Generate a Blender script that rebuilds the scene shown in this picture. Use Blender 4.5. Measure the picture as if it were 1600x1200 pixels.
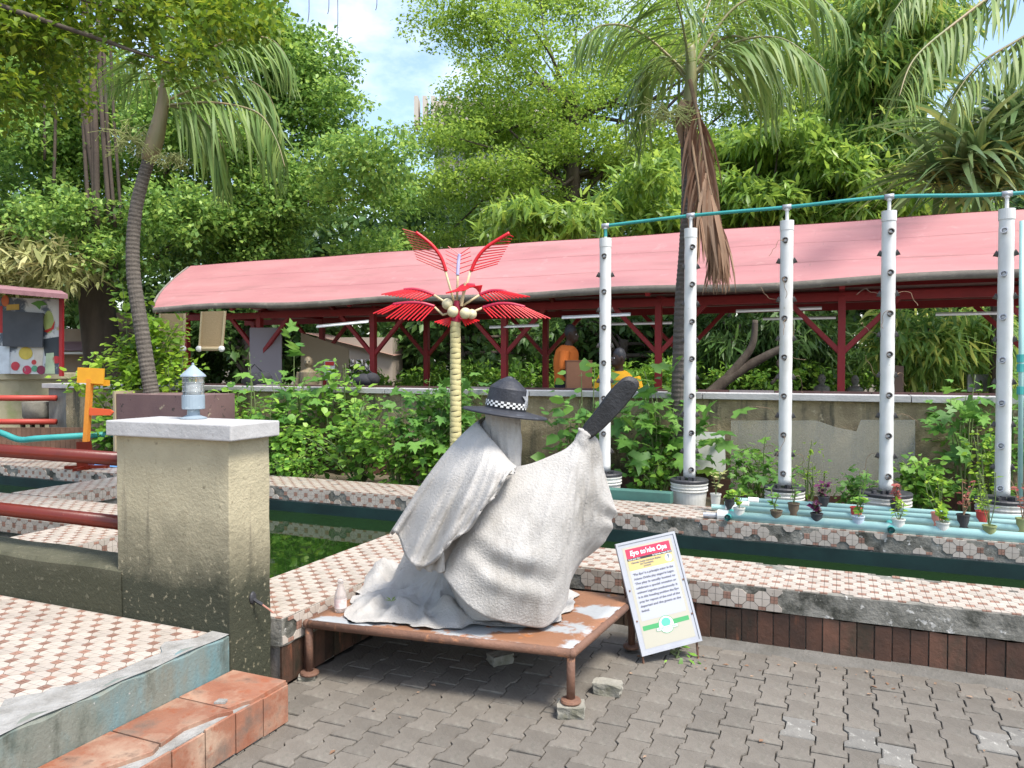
import bpy, bmesh, math, random
import numpy as np
from mathutils import Vector, Matrix
random.seed(7); RNG = np.random.default_rng(7)
sc = bpy.context.scene
for o in list(bpy.data.objects): bpy.data.objects.remove(o)

# ---------------------------------------------------------------- camera
TH = math.radians(23.2); PITCH = math.radians(1.43); EYE = 1.55; FPX = 1200.0
cd = bpy.data.cameras.new('camera'); cam = bpy.data.objects.new('camera', cd); sc.collection.objects.link(cam)
cam.location = (0, 0, EYE); cam.rotation_euler = (math.pi/2 - PITCH, 0, TH)
cd.sensor_fit = 'HORIZONTAL'; cd.sensor_width = 36; cd.lens = 36*FPX/1600
cd.clip_start = .05; cd.clip_end = 3000
sc.camera = cam
# ---------------------------------------------------------------- sky and sun
SUN_EL = math.radians(60); SUN_AZ = math.atan2(.80, -.30)        # compass angle from +Y towards +X
w = bpy.data.worlds.new('World'); sc.world = w; w.use_nodes = True
nt = w.node_tree; bg = nt.nodes['Background']
sky = nt.nodes.new('ShaderNodeTexSky'); sky.sky_type = 'NISHITA'; sky.sun_disc = False
sky.sun_elevation = SUN_EL; sky.sun_rotation = SUN_AZ; sky.air_density = 1.2; sky.dust_density = 2.0
tc = nt.nodes.new('ShaderNodeTexCoord'); nz = nt.nodes.new('ShaderNodeTexNoise')
nz.inputs['Scale'].default_value = 3.2; nz.inputs['Detail'].default_value = 7; nz.inputs['Roughness'].default_value = .6
rp = nt.nodes.new('ShaderNodeValToRGB'); rp.color_ramp.elements[0].position = .48; rp.color_ramp.elements[1].position = .78
mx = nt.nodes.new('ShaderNodeMixRGB'); mx.inputs[2].default_value = (5.6, 5.9, 6.4, 1)
mp = nt.nodes.new('ShaderNodeMapping'); mp.inputs['Scale'].default_value = (1, 1, 1.9)
nt.links.new(tc.outputs['Generated'], mp.inputs[0]); nt.links.new(mp.outputs[0], nz.inputs['Vector'])
nt.links.new(nz.outputs[0], rp.inputs[0]); nt.links.new(rp.outputs[0], mx.inputs[0])
nt.links.new(sky.outputs[0], mx.inputs[1]); nt.links.new(mx.outputs[0], bg.inputs[0]); bg.inputs[1].default_value = .15
sl = bpy.data.lights.new('sun', 'SUN'); sl.energy = 2.7; sl.angle = math.radians(15); sl.color = (1, .955, .88)
so = bpy.data.objects.new('sun', sl); sc.collection.objects.link(so)
sd = Vector((math.sin(SUN_AZ)*math.cos(SUN_EL), math.cos(SUN_AZ)*math.cos(SUN_EL), math.sin(SUN_EL)))
so.rotation_euler = sd.to_track_quat('Z', 'Y').to_euler(); so.location = (3, -3, 12)
sc.view_settings.view_transform = 'Standard'; sc.view_settings.look = 'None'
sc.view_settings.exposure = 1.12; sc.view_settings.gamma = 1

# ---------------------------------------------------------------- helpers
FW = Vector((-math.sin(TH), math.cos(TH), 0)); RT = Vector((math.cos(TH), math.sin(TH), 0)); UP = Vector((0, 0, 1))
def ray(u, v):
    x = (u-800)/FPX; y = (600-v)/FPX
    return RT*x + FW*(math.cos(PITCH)+y*math.sin(PITCH)) + UP*(-math.sin(PITCH)+y*math.cos(PITCH))
def P(u, v, d):                       # the place d metres ahead that is seen in direction u, v
    r = ray(u, v); r = r*(d/(r.dot(FW))); return Vector((r.x, r.y, r.z+EYE))
def PZ(u, v, z):
    r = ray(u, v); t = (z-EYE)/r.z; return Vector((r.x*t, r.y*t, z))
def PY(u, v, Y):
    r = ray(u, v); t = Y/r.y; return Vector((r.x*t, Y, EYE+r.z*t))
COL = sc.collection
def tag(o, label=None, cat=None, group=None, kind=None):
    for k, val in (('label', label), ('category', cat), ('group', group), ('kind', kind)):
        if val: o[k] = val
    return o
def thing(name, label, cat, loc=(0, 0, 0), group=None):
    o = bpy.data.objects.new(name, None); COL.objects.link(o); o.location = loc; o.empty_display_size = .1
    return tag(o, label, cat, group)
def link(name, me, mat, parent=None, smooth=False, loc=None, bevel=0, subsurf=0):
    o = bpy.data.objects.new(name, me); COL.objects.link(o)
    if mat and not me.materials: me.materials.append(mat)
    if loc is not None: o.location = loc
    if parent is not None:
        o.parent = parent; q = parent; off = Vector((0, 0, 0))
        while q is not None: off += q.location+q.matrix_parent_inverse.translation; q = q.parent
        if loc is None: o.matrix_parent_inverse = Matrix.Translation(-off)
    if smooth and me.polygons: me.polygons.foreach_set('use_smooth', [True]*len(me.polygons))
    if bevel:
        b = o.modifiers.new('bevel', 'BEVEL'); b.width = bevel; b.segments = 2; b.limit_method = 'ANGLE'
    if subsurf:
        s = o.modifiers.new('sub', 'SUBSURF'); s.levels = s.render_levels = subsurf
    return o
class MB:
    def __init__(s): s.v = []; s.f = []
    def add(s, vs, fs):
        n = len(s.v); s.v += [tuple(p) for p in vs]; s.f += [tuple(i+n for i in f) for f in fs]; return s
    def box(s, c, d, rz=0, M=None):
        x, y, z = d[0]/2, d[1]/2, d[2]/2; R = Matrix.Rotation(rz, 3, 'Z') if M is None else M
        s.add([Vector(c)+R@Vector((a*x, b*y, e*z)) for a in (-1, 1) for b in (-1, 1) for e in (-1, 1)],
              [(0, 1, 3, 2), (4, 6, 7, 5), (0, 4, 5, 1), (2, 3, 7, 6), (0, 2, 6, 4), (1, 5, 7, 3)]); return s
    def bar(s, a, b, w, h):            # square bar from a to b
        a = Vector(a); b = Vector(b); d = (b-a); L = d.length; d.normalize()
        q = d.to_track_quat('X', 'Z').to_matrix(); s.box((a+b)/2, (L, w, h), M=q); return s
    def tube(s, pts, r, n=8, cap=True):
        pts = [Vector(p) for p in pts]; k = len(pts); rr = r if hasattr(r, '__len__') else [r]*k
        vs = []; prev = None
        for i, p in enumerate(pts):
            t = (pts[min(i+1, k-1)]-pts[max(i-1, 0)]).normalized()
            if prev is None: a = t.orthogonal().normalized()
            else: a = (prev - t*prev.dot(t)); a = a.normalized() if a.length > 1e-6 else t.orthogonal().normalized()
            prev = a; b = t.cross(a)
            vs += [p+(a*math.cos(2*math.pi*j/n)+b*math.sin(2*math.pi*j/n))*rr[i] for j in range(n)]
        fs = [(i*n+j, i*n+(j+1) % n, (i+1)*n+(j+1) % n, (i+1)*n+j) for i in range(k-1) for j in range(n)]
        if cap: fs += [tuple(range(n))[::-1], tuple(range((k-1)*n, k*n))]
        s.add(vs, fs); return s
    def lathe(s, prof, o=(0, 0, 0), n=20, M=None, cap=True):
        o = Vector(o); vs = []
        for r, z in prof:
            for j in range(n):
                p = Vector((r*math.cos(2*math.pi*j/n), r*math.sin(2*math.pi*j/n), z))
                vs.append(o+(M@p if M else p))
        k = len(prof)
        fs = [(i*n+j, i*n+(j+1) % n, (i+1)*n+(j+1) % n, (i+1)*n+j) for i in range(k-1) for j in range(n)]
        if cap: fs += [tuple(range(n))[::-1], tuple(range((k-1)*n, k*n))]
        s.add(vs, fs); return s
    def prism(s, poly, z0, z1, fn=None):
        n = len(poly); fn = fn or (lambda x, y, z: (x, y, z))
        s.add([fn(x, y, z0) for x, y in poly]+[fn(x, y, z1) for x, y in poly],
              [tuple(range(n))[::-1], tuple(range(n, 2*n))]+[(i, (i+1) % n, n+(i+1) % n, n+i) for i in range(n)]); return s
    def ball(s, c, r, n=10, m=7):
        rx, ry, rz = r if hasattr(r, '__len__') else (r, r, r)
        prof = [(math.sin(math.pi*(.03+.94*i/m)), -math.cos(math.pi*(.03+.94*i/m))) for i in range(m+1)]
        vs = [(c[0]+rx*a*math.cos(2*math.pi*j/n), c[1]+ry*a*math.sin(2*math.pi*j/n), c[2]+rz*z) for a, z in prof for j in range(n)]
        fs = [(i*n+j, i*n+(j+1) % n, (i+1)*n+(j+1) % n, (i+1)*n+j) for i in range(m) for j in range(n)]
        s.add(vs, fs+[tuple(range(n))[::-1], tuple(range(m*n, m*n+n))]); return s
    def grid(s, rows, closed=False):
        k = len(rows); n = len(rows[0]); m = n if closed else n-1
        s.add([p for r in rows for p in r], [(i*n+j, i*n+(j+1) % n, (i+1)*n+(j+1) % n, (i+1)*n+j) for i in range(k-1) for j in range(m)]); return s
    def mesh(s, name):
        me = bpy.data.meshes.new(name); me.from_pydata(s.v, [], s.f); me.update(); return me
    def build(s, name, mat, parent=None, **k): return link(name, s.mesh(name), mat, parent, **k)
def fast_mesh(name, V, F):
    V = np.asarray(V, np.float32); F = np.asarray(F, np.int32); me = bpy.data.meshes.new(name)
    me.vertices.add(len(V)); me.vertices.foreach_set('co', V.ravel()); k = F.shape[1]
    me.loops.add(F.size); me.loops.foreach_set('vertex_index', F.ravel()); me.polygons.add(len(F))
    me.polygons.foreach_set('loop_start', np.arange(0, F.size, k, dtype=np.int32)); me.update(calc_edges=True); return me
def copy_tree(o, parent=None, loc=None):
    c = o.copy(); COL.objects.link(c)
    if parent is not None: c.parent = parent
    if loc is not None: c.location = loc
    for ch in o.children: copy_tree(ch, c)
    return c
def cr(pts, n):                        # smooth curve through points
    pts = np.array([tuple(p) for p in pts], float); k = len(pts); out = []
    for t in np.linspace(0, k-1, n):
        i = min(int(t), k-2); f = t-i
        p0 = pts[max(i-1, 0)]; p1 = pts[i]; p2 = pts[i+1]; p3 = pts[min(i+2, k-1)]
        out.append(.5*((2*p1)+(p2-p0)*f+(2*p0-5*p1+4*p2-p3)*f*f+(3*p1-p0-3*p2+p3)*f**3))
    return np.array(out)

# ---------------------------------------------------------------- materials
def lin(c):
    return tuple((x/12.92 if x <= .04045 else ((x+.055)/1.055)**2.4) for x in c)+(1,)
def mat(name, c, c2=None, scale=6, rough=.7, bump=0, bscale=40, metal=0, stains=(), spec=.4, rnd=0, trans=0, alpha=1, stretch=None, lo=.35, hi=.65):
    """c, c2: two linear colours mixed by noise; stains: (colour, scale, lo, hi[, stretch]) patches laid over; rnd: value spread per object"""
    m = bpy.data.materials.new(name); m.use_nodes = True; t = m.node_tree; b = t.nodes['Principled BSDF']; L = t.links.new
    co = t.nodes.new('ShaderNodeTexCoord')
    def noise(s, st=None, det=6):
        n = t.nodes.new('ShaderNodeTexNoise'); n.inputs['Scale'].default_value = s; n.inputs['Detail'].default_value = det
        n.inputs['Roughness'].default_value = .62; src = co.outputs['Object']
        if st:
            mpn = t.nodes.new('ShaderNodeMapping'); mpn.inputs['Scale'].default_value = st; L(src, mpn.inputs[0]); src = mpn.outputs[0]
        L(src, n.inputs['Vector']); return n.outputs[0]
    def ramp(o, lo, hi):
        r = t.nodes.new('ShaderNodeMapRange'); r.inputs[1].default_value = lo; r.inputs[2].default_value = hi; L(o, r.inputs[0]); return r.outputs[0]
    def mixc(f, a, bb):
        x = t.nodes.new('ShaderNodeMixRGB'); L(f, x.inputs[0])
        for i, q in ((1, a), (2, bb)):
            if isinstance(q, tuple): x.inputs[i].default_value = q
            else: L(q, x.inputs[i])
        return x.outputs[0]
    C4 = lambda q: tuple(q)+(1,) if len(q) == 3 else tuple(q)
    cur = C4(c)
    if c2: cur = mixc(ramp(noise(scale, stretch), lo, hi), C4(c), C4(c2))
    for st in stains:
        cur = mixc(ramp(noise(st[1], st[4] if len(st) > 4 else None), st[2], st[3]), cur, C4(st[0]))
    if rnd:
        oi = t.nodes.new('ShaderNodeObjectInfo'); hs = t.nodes.new('ShaderNodeHueSaturation')
        r = t.nodes.new('ShaderNodeMapRange'); r.inputs[3].default_value = 1-rnd; r.inputs[4].default_value = 1+rnd
        L(oi.outputs['Random'], r.inputs[0]); L(r.outputs[0], hs.inputs['Value'])
        if isinstance(cur, tuple): hs.inputs['Color'].default_value = cur
        else: L(cur, hs.inputs['Color'])
        cur = hs.outputs[0]
    if isinstance(cur, tuple): b.inputs['Base Color'].default_value = cur
    else: L(cur, b.inputs['Base Color'])
    b.inputs['Roughness'].default_value = rough; b.inputs['Metallic'].default_value = metal; b.inputs['Specular IOR Level'].default_value = spec
    if trans: b.inputs['Transmission Weight'].default_value = trans
    if alpha < 1: b.inputs['Alpha'].default_value = alpha
    if bump:
        bn = t.nodes.new('ShaderNodeBump'); bn.inputs['Strength'].default_value = min(1, bump); bn.inputs['Distance'].default_value = .01*max(1, bump)
        L(noise(bscale, None, 8), bn.inputs['Height']); L(bn.outputs[0], b.inputs['Normal'])
    m['bsdf'] = b.name; return m
def leafmat(name, cols, tr=.3, rough=.45):
    m = bpy.data.materials.new(name); m.use_nodes = True; t = m.node_tree; b = t.nodes['Principled BSDF']; L = t.links.new
    g = t.nodes.new('ShaderNodeNewGeometry'); r = t.nodes.new('ShaderNodeValToRGB'); e = r.color_ramp.elements
    while len(e) < len(cols): e.new(.5)
    for i, c in enumerate(cols): e[i].position = i/(len(cols)-1); e[i].color = tuple(c)+(1,)
    L(g.outputs['Random Per Island'], r.inputs[0]); L(r.outputs[0], b.inputs['Base Color'])
    b.inputs['Roughness'].default_value = rough; b.inputs['Specular IOR Level'].default_value = .35
    tl = t.nodes.new('ShaderNodeBsdfTranslucent'); hs = t.nodes.new('ShaderNodeHueSaturation'); hs.inputs['Value'].default_value = 1.25
    hs.inputs['Hue'].default_value = .485
    L(r.outputs[0], hs.inputs['Color']); L(hs.outputs[0], tl.inputs[0]); ms = t.nodes.new('ShaderNodeMixShader'); ms.inputs[0].default_value = tr
    L(b.outputs[0], ms.inputs[1]); L(tl.outputs[0], ms.inputs[2]); L(ms.outputs[0], t.nodes['Material Output'].inputs[0]); return m
MT = {}
MT['soil'] = mat('soil', (.09, .07, .045), (.16, .13, .09), 3, .95, .8, 30)
MT['joint'] = mat('joint_sand', (.085, .075, .06), (.13, .115, .092), 9, .95, .6, 60)
MT['paver'] = mat('paver_concrete', (.122, .107, .088), (.158, .140, .117), 7, .85, .5, 70, rnd=.13,
    stains=[((.22, .205, .17), 3.1, .60, .74), ((.075, .07, .06), 2.3, .60, .75), ((.25, .235, .205), 60, .66, .70), ((.09, .085, .066), 11, .58, .72)])
MT['paver_worn'] = mat('paver_worn_white', (.15, .14, .125), (.20, .19, .168), 9, .85, .5, 70, rnd=.12, stains=[((.34, .325, .29), 26, .57, .63)])
MT['tile_white'] = mat('tile_cream', (.47, .41, .355), (.41, .355, .30), 14, .35, .08, 60, rnd=.10, stains=[((.28, .235, .19), 2.2, .55, .80), ((.20, .17, .14), 34, .64, .74)])
MT['tile_red'] = mat('tile_terracotta_dot', (.31, .175, .130), (.26, .15, .11), 20, .4, .1, 60, rnd=.2, stains=[((.22, .15, .11), 3, .60, .8)])
MT['grout'] = mat('grout', (.33, .285, .24), (.25, .215, .18), 12, .9, .5, 50, stains=[((.07, .07, .055), 3.5, .52, .66)])
MT['slab_edge'] = mat('weathered_concrete', (.27, .255, .22), (.13, .125, .105), 9, .92, 1.0, 45, stains=[((.045, .045, .035), 5, .50, .63), ((.50, .48, .44), 21, .62, .67)])
MT['clay'] = mat('clay_facing_tile', (.115, .052, .032), (.068, .036, .024), 6, .6, .4, 40, rnd=.42, stains=[((.03, .026, .016), 4, .50, .66, (1, 1, .5)), ((.27, .10, .05), 9, .62, .72, (1, 1, .25))])
MT['step'] = mat('terracotta_floor_tile', (.235, .090, .052), (.30, .145, .092), 7, .55, .3, 50, rnd=.12, stains=[((.40, .275, .195), 4.5, .47, .66), ((.13, .07, .05), 9, .56, .72), ((.27, .095, .05), 14, .55, .66), ((.13, .105, .085), 3, .58, .72)])
MT['mortar'] = mat('bare_mortar', (.33, .32, .30), (.22, .21, .19), 14, .95, .9, 60)
MT['teal_paint'] = mat('flaking_teal_paint', (.085, .15, .145), (.14, .255, .28), 1.6, .85, .4, 70, stains=[((.17, .18, .15), 3.5, .42, .62, (1, 1, .5)), ((.05, .06, .045), 6, .55, .70, (1, 1, .4)), ((.36, .36, .33), 50, .66, .69), ((.07, .10, .085), 2.2, .55, .72)])
MT['red_paint'] = mat('oxide_red_rail', (.125, .014, .006), (.095, .012, .006), 5, .3, .1, 30, stains=[((.40, .12, .06), 14, .66, .74)])
MT['post_red'] = mat('deep_red_steel', (.30, .018, .022), (.23, .015, .018), 4, .5, .1, 30)
MT['roof'] = mat('faded_red_roof_sheet', (.36, .150, .150), (.42, .195, .188), 1.1, .6, .15, 9, stretch=(.6, 2.5, 2.5), stains=[((.28, .135, .125), 2.0, .54, .80, (.4, 2, 2)), ((.24, .14, .12), 9, .64, .76, (3, .5, .5)), ((.45, .24, .23), 5, .60, .8)])
MT['fascia'] = mat('dirty_gutter', (.22, .195, .165), (.14, .125, .105), 5, .9, .6, 30, stains=[((.26, .23, .19), 8, .6, .7)])
MT['ceil'] = mat('pavilion_ceiling', (.50, .36, .33), (.40, .28, .26), 2, .8)
MT['white_pvc'] = mat('white_pvc', (.66, .66, .64), (.57, .57, .545), 5, .35, .05, 30, stains=[((.42, .40, .33), 3, .60, .80, (1, 1, .25)), ((.30, .28, .2), 18, .68, .76)])
MT['aqua_pvc'] = mat('aqua_pvc', (.27, .46, .44), (.34, .52, .49), 4, .35, .05, 30, stains=[((.40, .55, .50), 6, .6, .75)])
MT['teal_pipe'] = mat('teal_pipe', (.03, .25, .24), (.05, .31, .29), 5, .4)
MT['black'] = mat('black_plastic', (.025, .025, .028), (.05, .05, .055), 9, .5)
MT['pale_grey'] = mat('white_bucket', (.62, .61, .57), (.50, .49, .44), 6, .5, .1, 30, stains=[((.32, .29, .22), 5, .58, .75)])
MT['robe'] = mat('grey_white_plaster', (.375, .355, .33), (.45, .43, .405), 4, .85, .7, 95, stains=[((.23, .212, .185), 3.4, .52, .75, (1.5, 1.5, .45)), ((.42, .405, .385), 7, .58, .72), ((.19, .175, .15), 20, .69, .78, (1, 1, .4))])
MT['hat'] = mat('hat_black_paint', (.016, .017, .022), (.035, .037, .046), 9, .55, .5, 40, stains=[((.11, .115, .13), 12, .62, .74)])
MT['blade'] = mat('blade_black', (.010, .010, .011), (.022, .022, .024), 12, .5, .5, 50)
MT['check_white'] = mat('white_paint', (.72, .72, .70), rough=.5)
MT['silver'] = mat('silver_paint', (.42, .43, .45), (.34, .35, .37), 20, .4, metal=.3)
MT['steel'] = mat('painted_sheet_rusting', (.36, .37, .375), (.30, .31, .315), 5, .5, .3, 40, lo=.3, hi=.7, stains=[((.24, .115, .062), 2.3, .465, .505), ((.40, .15, .05), 6.5, .60, .66), ((.15, .07, .045), 13, .64, .74)])
MT['rust'] = mat('rusty_pipe', (.19, .095, .06), (.13, .068, .045), 9, .7, .5, 60, stains=[((.36, .16, .075), 14, .6, .7), ((.42, .40, .37), 7, .70, .76)])
MT['bark_dark'] = mat('dark_bark', (.06, .045, .035), (.11, .09, .07), 6, .9, 1, 18, stretch=(1, 1, .3))
MT['bark_fig'] = mat('fig_bark', (.10, .075, .056), (.06, .045, .035), 4, .9, 1, 14, stretch=(1, 1, .25))
MT['palm_bark'] = mat('palm_bark', (.14, .12, .10), (.08, .068, .058), 12, .9, .8, 40, stretch=(1, 1, 3))
MT['shaft'] = mat('palm_crownshaft', (.17, .20, .08), (.28, .20, .11), 2.5, .5, .2, 20, stretch=(1, 1, .3))
MT['stem'] = mat('green_stem', (.10, .16, .045), (.15, .17, .07), 9, .6)
def wrinkle(m, sc=4.5, dist=.03, st=(1, 1, .4)):
    t = m.node_tree; b = t.nodes['Principled BSDF']; L = t.links.new; old = b.inputs['Normal'].links[0].from_socket
    co = t.nodes.new('ShaderNodeTexCoord'); mpn = t.nodes.new('ShaderNodeMapping'); mpn.inputs['Scale'].default_value = st; L(co.outputs['Object'], mpn.inputs[0])
    n = t.nodes.new('ShaderNodeTexNoise'); n.noise_type = 'RIDGED_MULTIFRACTAL'; n.inputs['Scale'].default_value = sc; n.inputs['Detail'].default_value = 3; L(mpn.outputs[0], n.inputs['Vector'])
    bn = t.nodes.new('ShaderNodeBump'); bn.inputs['Strength'].default_value = .18; bn.inputs['Distance'].default_value = dist; L(n.outputs[0], bn.inputs['Height']); L(old, bn.inputs['Normal']); L(bn.outputs[0], b.inputs['Normal'])
wrinkle(MT['robe'])
def mossy(name, c, c2, moss, z0, z1, amp, streak=None, scale=5, bump=.8):
    """plaster with a growth of moss that climbs from the damp foot, edge broken by noise"""
    m = mat(name, c, c2, scale, .9, bump, 55, stains=streak or ()); t = m.node_tree; L = t.links.new; b = t.nodes['Principled BSDF']
    src = b.inputs['Base Color'].links[0].from_socket
    co = t.nodes.new('ShaderNodeTexCoord'); sx = t.nodes.new('ShaderNodeSeparateXYZ'); L(co.outputs['Object'], sx.inputs[0])
    n = t.nodes.new('ShaderNodeTexNoise'); n.inputs['Scale'].default_value = 4.5; n.inputs['Detail'].default_value = 9; n.inputs['Roughness'].default_value = .72
    L(co.outputs['Object'], n.inputs['Vector'])
    ma = t.nodes.new('ShaderNodeMath'); ma.operation = 'MULTIPLY_ADD'; ma.inputs[1].default_value = amp; L(n.outputs[0], ma.inputs[0]); L(sx.outputs[2], ma.inputs[2])
    r = t.nodes.new('ShaderNodeMapRange'); r.inputs[1].default_value = z1+amp*.5; r.inputs[2].default_value = z0+amp*.5; L(ma.outputs[0], r.inputs[0])
    n2 = t.nodes.new('ShaderNodeTexNoise'); n2.inputs['Scale'].default_value = 38; n2.inputs['Detail'].default_value = 5; L(co.outputs['Object'], n2.inputs['Vector'])
    r2 = t.nodes.new('ShaderNodeMapRange'); r2.inputs[1].default_value = .68; r2.inputs[2].default_value = .60; r2.inputs[3].default_value = .45; L(n2.outputs[0], r2.inputs[0])
    mm = t.nodes.new('ShaderNodeMath'); mm.operation = 'MULTIPLY'; L(r.outputs[0], mm.inputs[0]); L(r2.outputs[0], mm.inputs[1])
    x = t.nodes.new('ShaderNodeMixRGB'); L(mm.outputs[0], x.inputs[0]); L(src, x.inputs[1]); x.inputs[2].default_value = tuple(moss)+(1,)
    L(x.outputs[0], b.inputs['Base Color']); return m
MT['pier'] = mossy('mossy_pier_plaster', (.41, .36, .24), (.335, .295, .195), (.040, .042, .025), .50, .86, .34,
    [((.30, .25, .15), 2.4, .56, .78), ((.14, .12, .085), 5, .60, .74, (2.5, 2.5, .22)), ((.22, .19, .12), 24, .62, .72)])
MT['parapet'] = mossy('mossy_parapet', (.20, .185, .125), (.12, .115, .075), (.05, .05, .028), .50, .75, .25)
MT['gwall'] = mossy('stained_garden_wall', (.42, .335, .20), (.27, .21, .125), (.08, .077, .04), .35, .85, .6,
    [((.10, .09, .062), 2.6, .51, .64, (2.2, 2.2, .30)), ((.50, .41, .27), 16, .60, .68), ((.12, .10, .07), 30, .62, .70)], 6, 1.6)
MT['cap_white'] = mat('whitewashed_slab', (.44, .43, .42), (.36, .35, .34), 6, .8, .4, 45, stains=[((.24, .23, .21), 26, .67, .73)])

# ground sheet to the horizon and the sky's own far terrain
g = MB(); g.add([(-900, -900, -.03), (900, -900, -.03), (900, 1500, -.03), (-900, 1500, -.03)], [(0, 1, 2, 3)])
tag(g.build('ground', MT['soil']), kind='structure')

# interlocking I-shaped concrete pavers
pav = MB().add([(-3.2, -3, -.018), (6, -3, -.018), (6, 4.40, -.018), (-3.2, 4.40, -.018)], [(0, 1, 2, 3)]).build('paving', MT['joint'])
tag(pav, kind='structure')
LP, PW = .186, .124; g_ = .0020
half = [(.071-g_, LP/2-g_), (.071-g_, .056), (.053-g_, .038)]
poly = half+[(x, -y) for x, y in half[::-1]]; poly = poly+[(-x, -y) for x, y in poly]
def paver_mesh(seed):
    rr = random.Random(seed); m = MB(); n = len(poly)
    inner = [(x*.955+rr.uniform(-.0012, .0012), y*.965+rr.uniform(-.0012, .0012)) for x, y in poly]; out = [(x+rr.uniform(-.0016, .0016), y+rr.uniform(-.0016, .0016)) for x, y in poly]
    m.add([(x, y, -.04) for x, y in out]+[(x, y, -.004) for x, y in out]+[(x, y, 0) for x, y in inner],
          [(i, (i+1) % n, n+(i+1) % n, n+i) for i in range(n)]+[(n+i, n+(i+1) % n, 2*n+(i+1) % n, 2*n+i) for i in range(n)]+[tuple(range(2*n, 3*n))])
    return m.mesh('paver')
pm = [paver_mesh(i) for i in range(6)]; pmw = [paver_mesh(20+i) for i in range(3)]
for q in pm: q.materials.append(MT['paver'])
for q in pmw: q.materials.append(MT['paver_worn'])
cells = []
for i in range(-48, 48):
    for j in range(-22, 34):
        x = i*PW-.03; y = j*LP+(LP/2 if i % 2 else 0)+.02
        if y > 4.31 or y < .4 or x > 3.2: continue
        if x < -2.46 and y > 2.55: continue
        if x < -2.27 and y < 2.60: continue
        d = Vector((x, y, 0)).dot(FW); l = Vector((x, y, 0)).dot(RT)
        if d < .8: continue
        u = 800+FPX*l/d; v = 570+FPX*EYE/d
        cells.append((not (-60 < u < 1660 and v < 1240), d, x, y))
cells.sort(); white_at = [(.12, 3.42), (.62, 3.36), (.80, 3.75), (-.2, 3.5), (.55, 3.6)]
rest = MB()
for k, (off, d, x, y) in enumerate(cells):
    worn = any(abs(x-a)+abs(y-b) < .13 for a, b in white_at) or random.random() < .012
    me = random.choice(pmw if worn else pm); z = random.uniform(-.004, .003)
    if k < 300:
        o = bpy.data.objects.new('paver', me); COL.objects.link(o); o.parent = pav
        o.location = (x, y, z); o.rotation_euler = (random.uniform(-.012, .012), random.uniform(-.012, .012), random.uniform(-.02, .02))
    else: rest.add([(p.co.x+x, p.co.y+y, p.co.z+z) for p in me.vertices], [tuple(p.vertices) for p in me.polygons])
if rest.v: tag(rest.build('paver', MT['paver'], pav), kind='stuff')
# cement fillet where the paving meets the clay tiles
fl = MB(); n = 60
xs = [-2.42+i*(8/n) for i in range(n+1)]
fl.grid([[(x, 4.25+.02*math.sin(x*9)+.02*math.sin(x*23), -.012) for x in xs], [(x, 4.30+.012*math.sin(x*13), .006) for x in xs], [(x, 4.392, .03) for x in xs]])
fl.build('cement_fillet', mat('grey_fillet', (.15, .14, .125), (.10, .093, .08), 7, .9, .8, 50), pav, smooth=True)

# ---- octagon and dot mosaic: 62 mm lattice, octagons and red squares alternate
A = .062
octo = [(.042, -.0195), (.042, .0195), (.0195, .042), (-.0195, .042), (-.042, .0195), (-.042, -.0195), (-.0195, -.042), (.0195, -.042)]
octo = [(x*.975, y*.975) for x, y in octo]; dot = [(.0187, -.0187), (.0187, .0187), (-.0187, .0187), (-.0187, -.0187)]
def clip(poly, x0, x1, y0, y1):
    for ax, lim, sg in ((0, x0, 1), (0, x1, -1), (1, y0, 1), (1, y1, -1)):
        out = []
        for i, p in enumerate(poly):
            q = poly[(i+1) % len(poly)]; a = (p[ax]-lim)*sg; b = (q[ax]-lim)*sg
            if a >= 0: out.append(p)
            if (a > 0) != (b > 0) and abs(a-b) > 1e-9:
                t = a/(a-b); out.append((p[0]+(q[0]-p[0])*t, p[1]+(q[1]-p[1])*t))
        poly = out
        if len(poly) < 3: return []
    return poly
def quarters(c, x, y, g=.0011):        # every piece is laid as four quarter tiles whose joints cross at its centre
    out = [clip(c, x0, x1, y0, y1) for x0, x1 in ((-99, x-g), (x+g, 99)) for y0, y1 in ((-99, y-g), (y+g, 99))]
    return [p for p in out if len(p) > 2]
def tmesh(poly, name, m):
    b = MB()
    for q in quarters(poly, 0, 0):
        n = len(q); b.add([(x, y, -.003) for x, y in q]+[(x, y, .0025) for x, y in q], [tuple(range(n, 2*n))]+[(i, (i+1) % n, n+(i+1) % n, n+i) for i in range(n)])
    me = b.mesh(name); me.materials.append(m); return me
OCT = tmesh(octo, 'tile', MT['tile_white']); DOT = tmesh(dot, 'accent_tile', MT['tile_red'])
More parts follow.
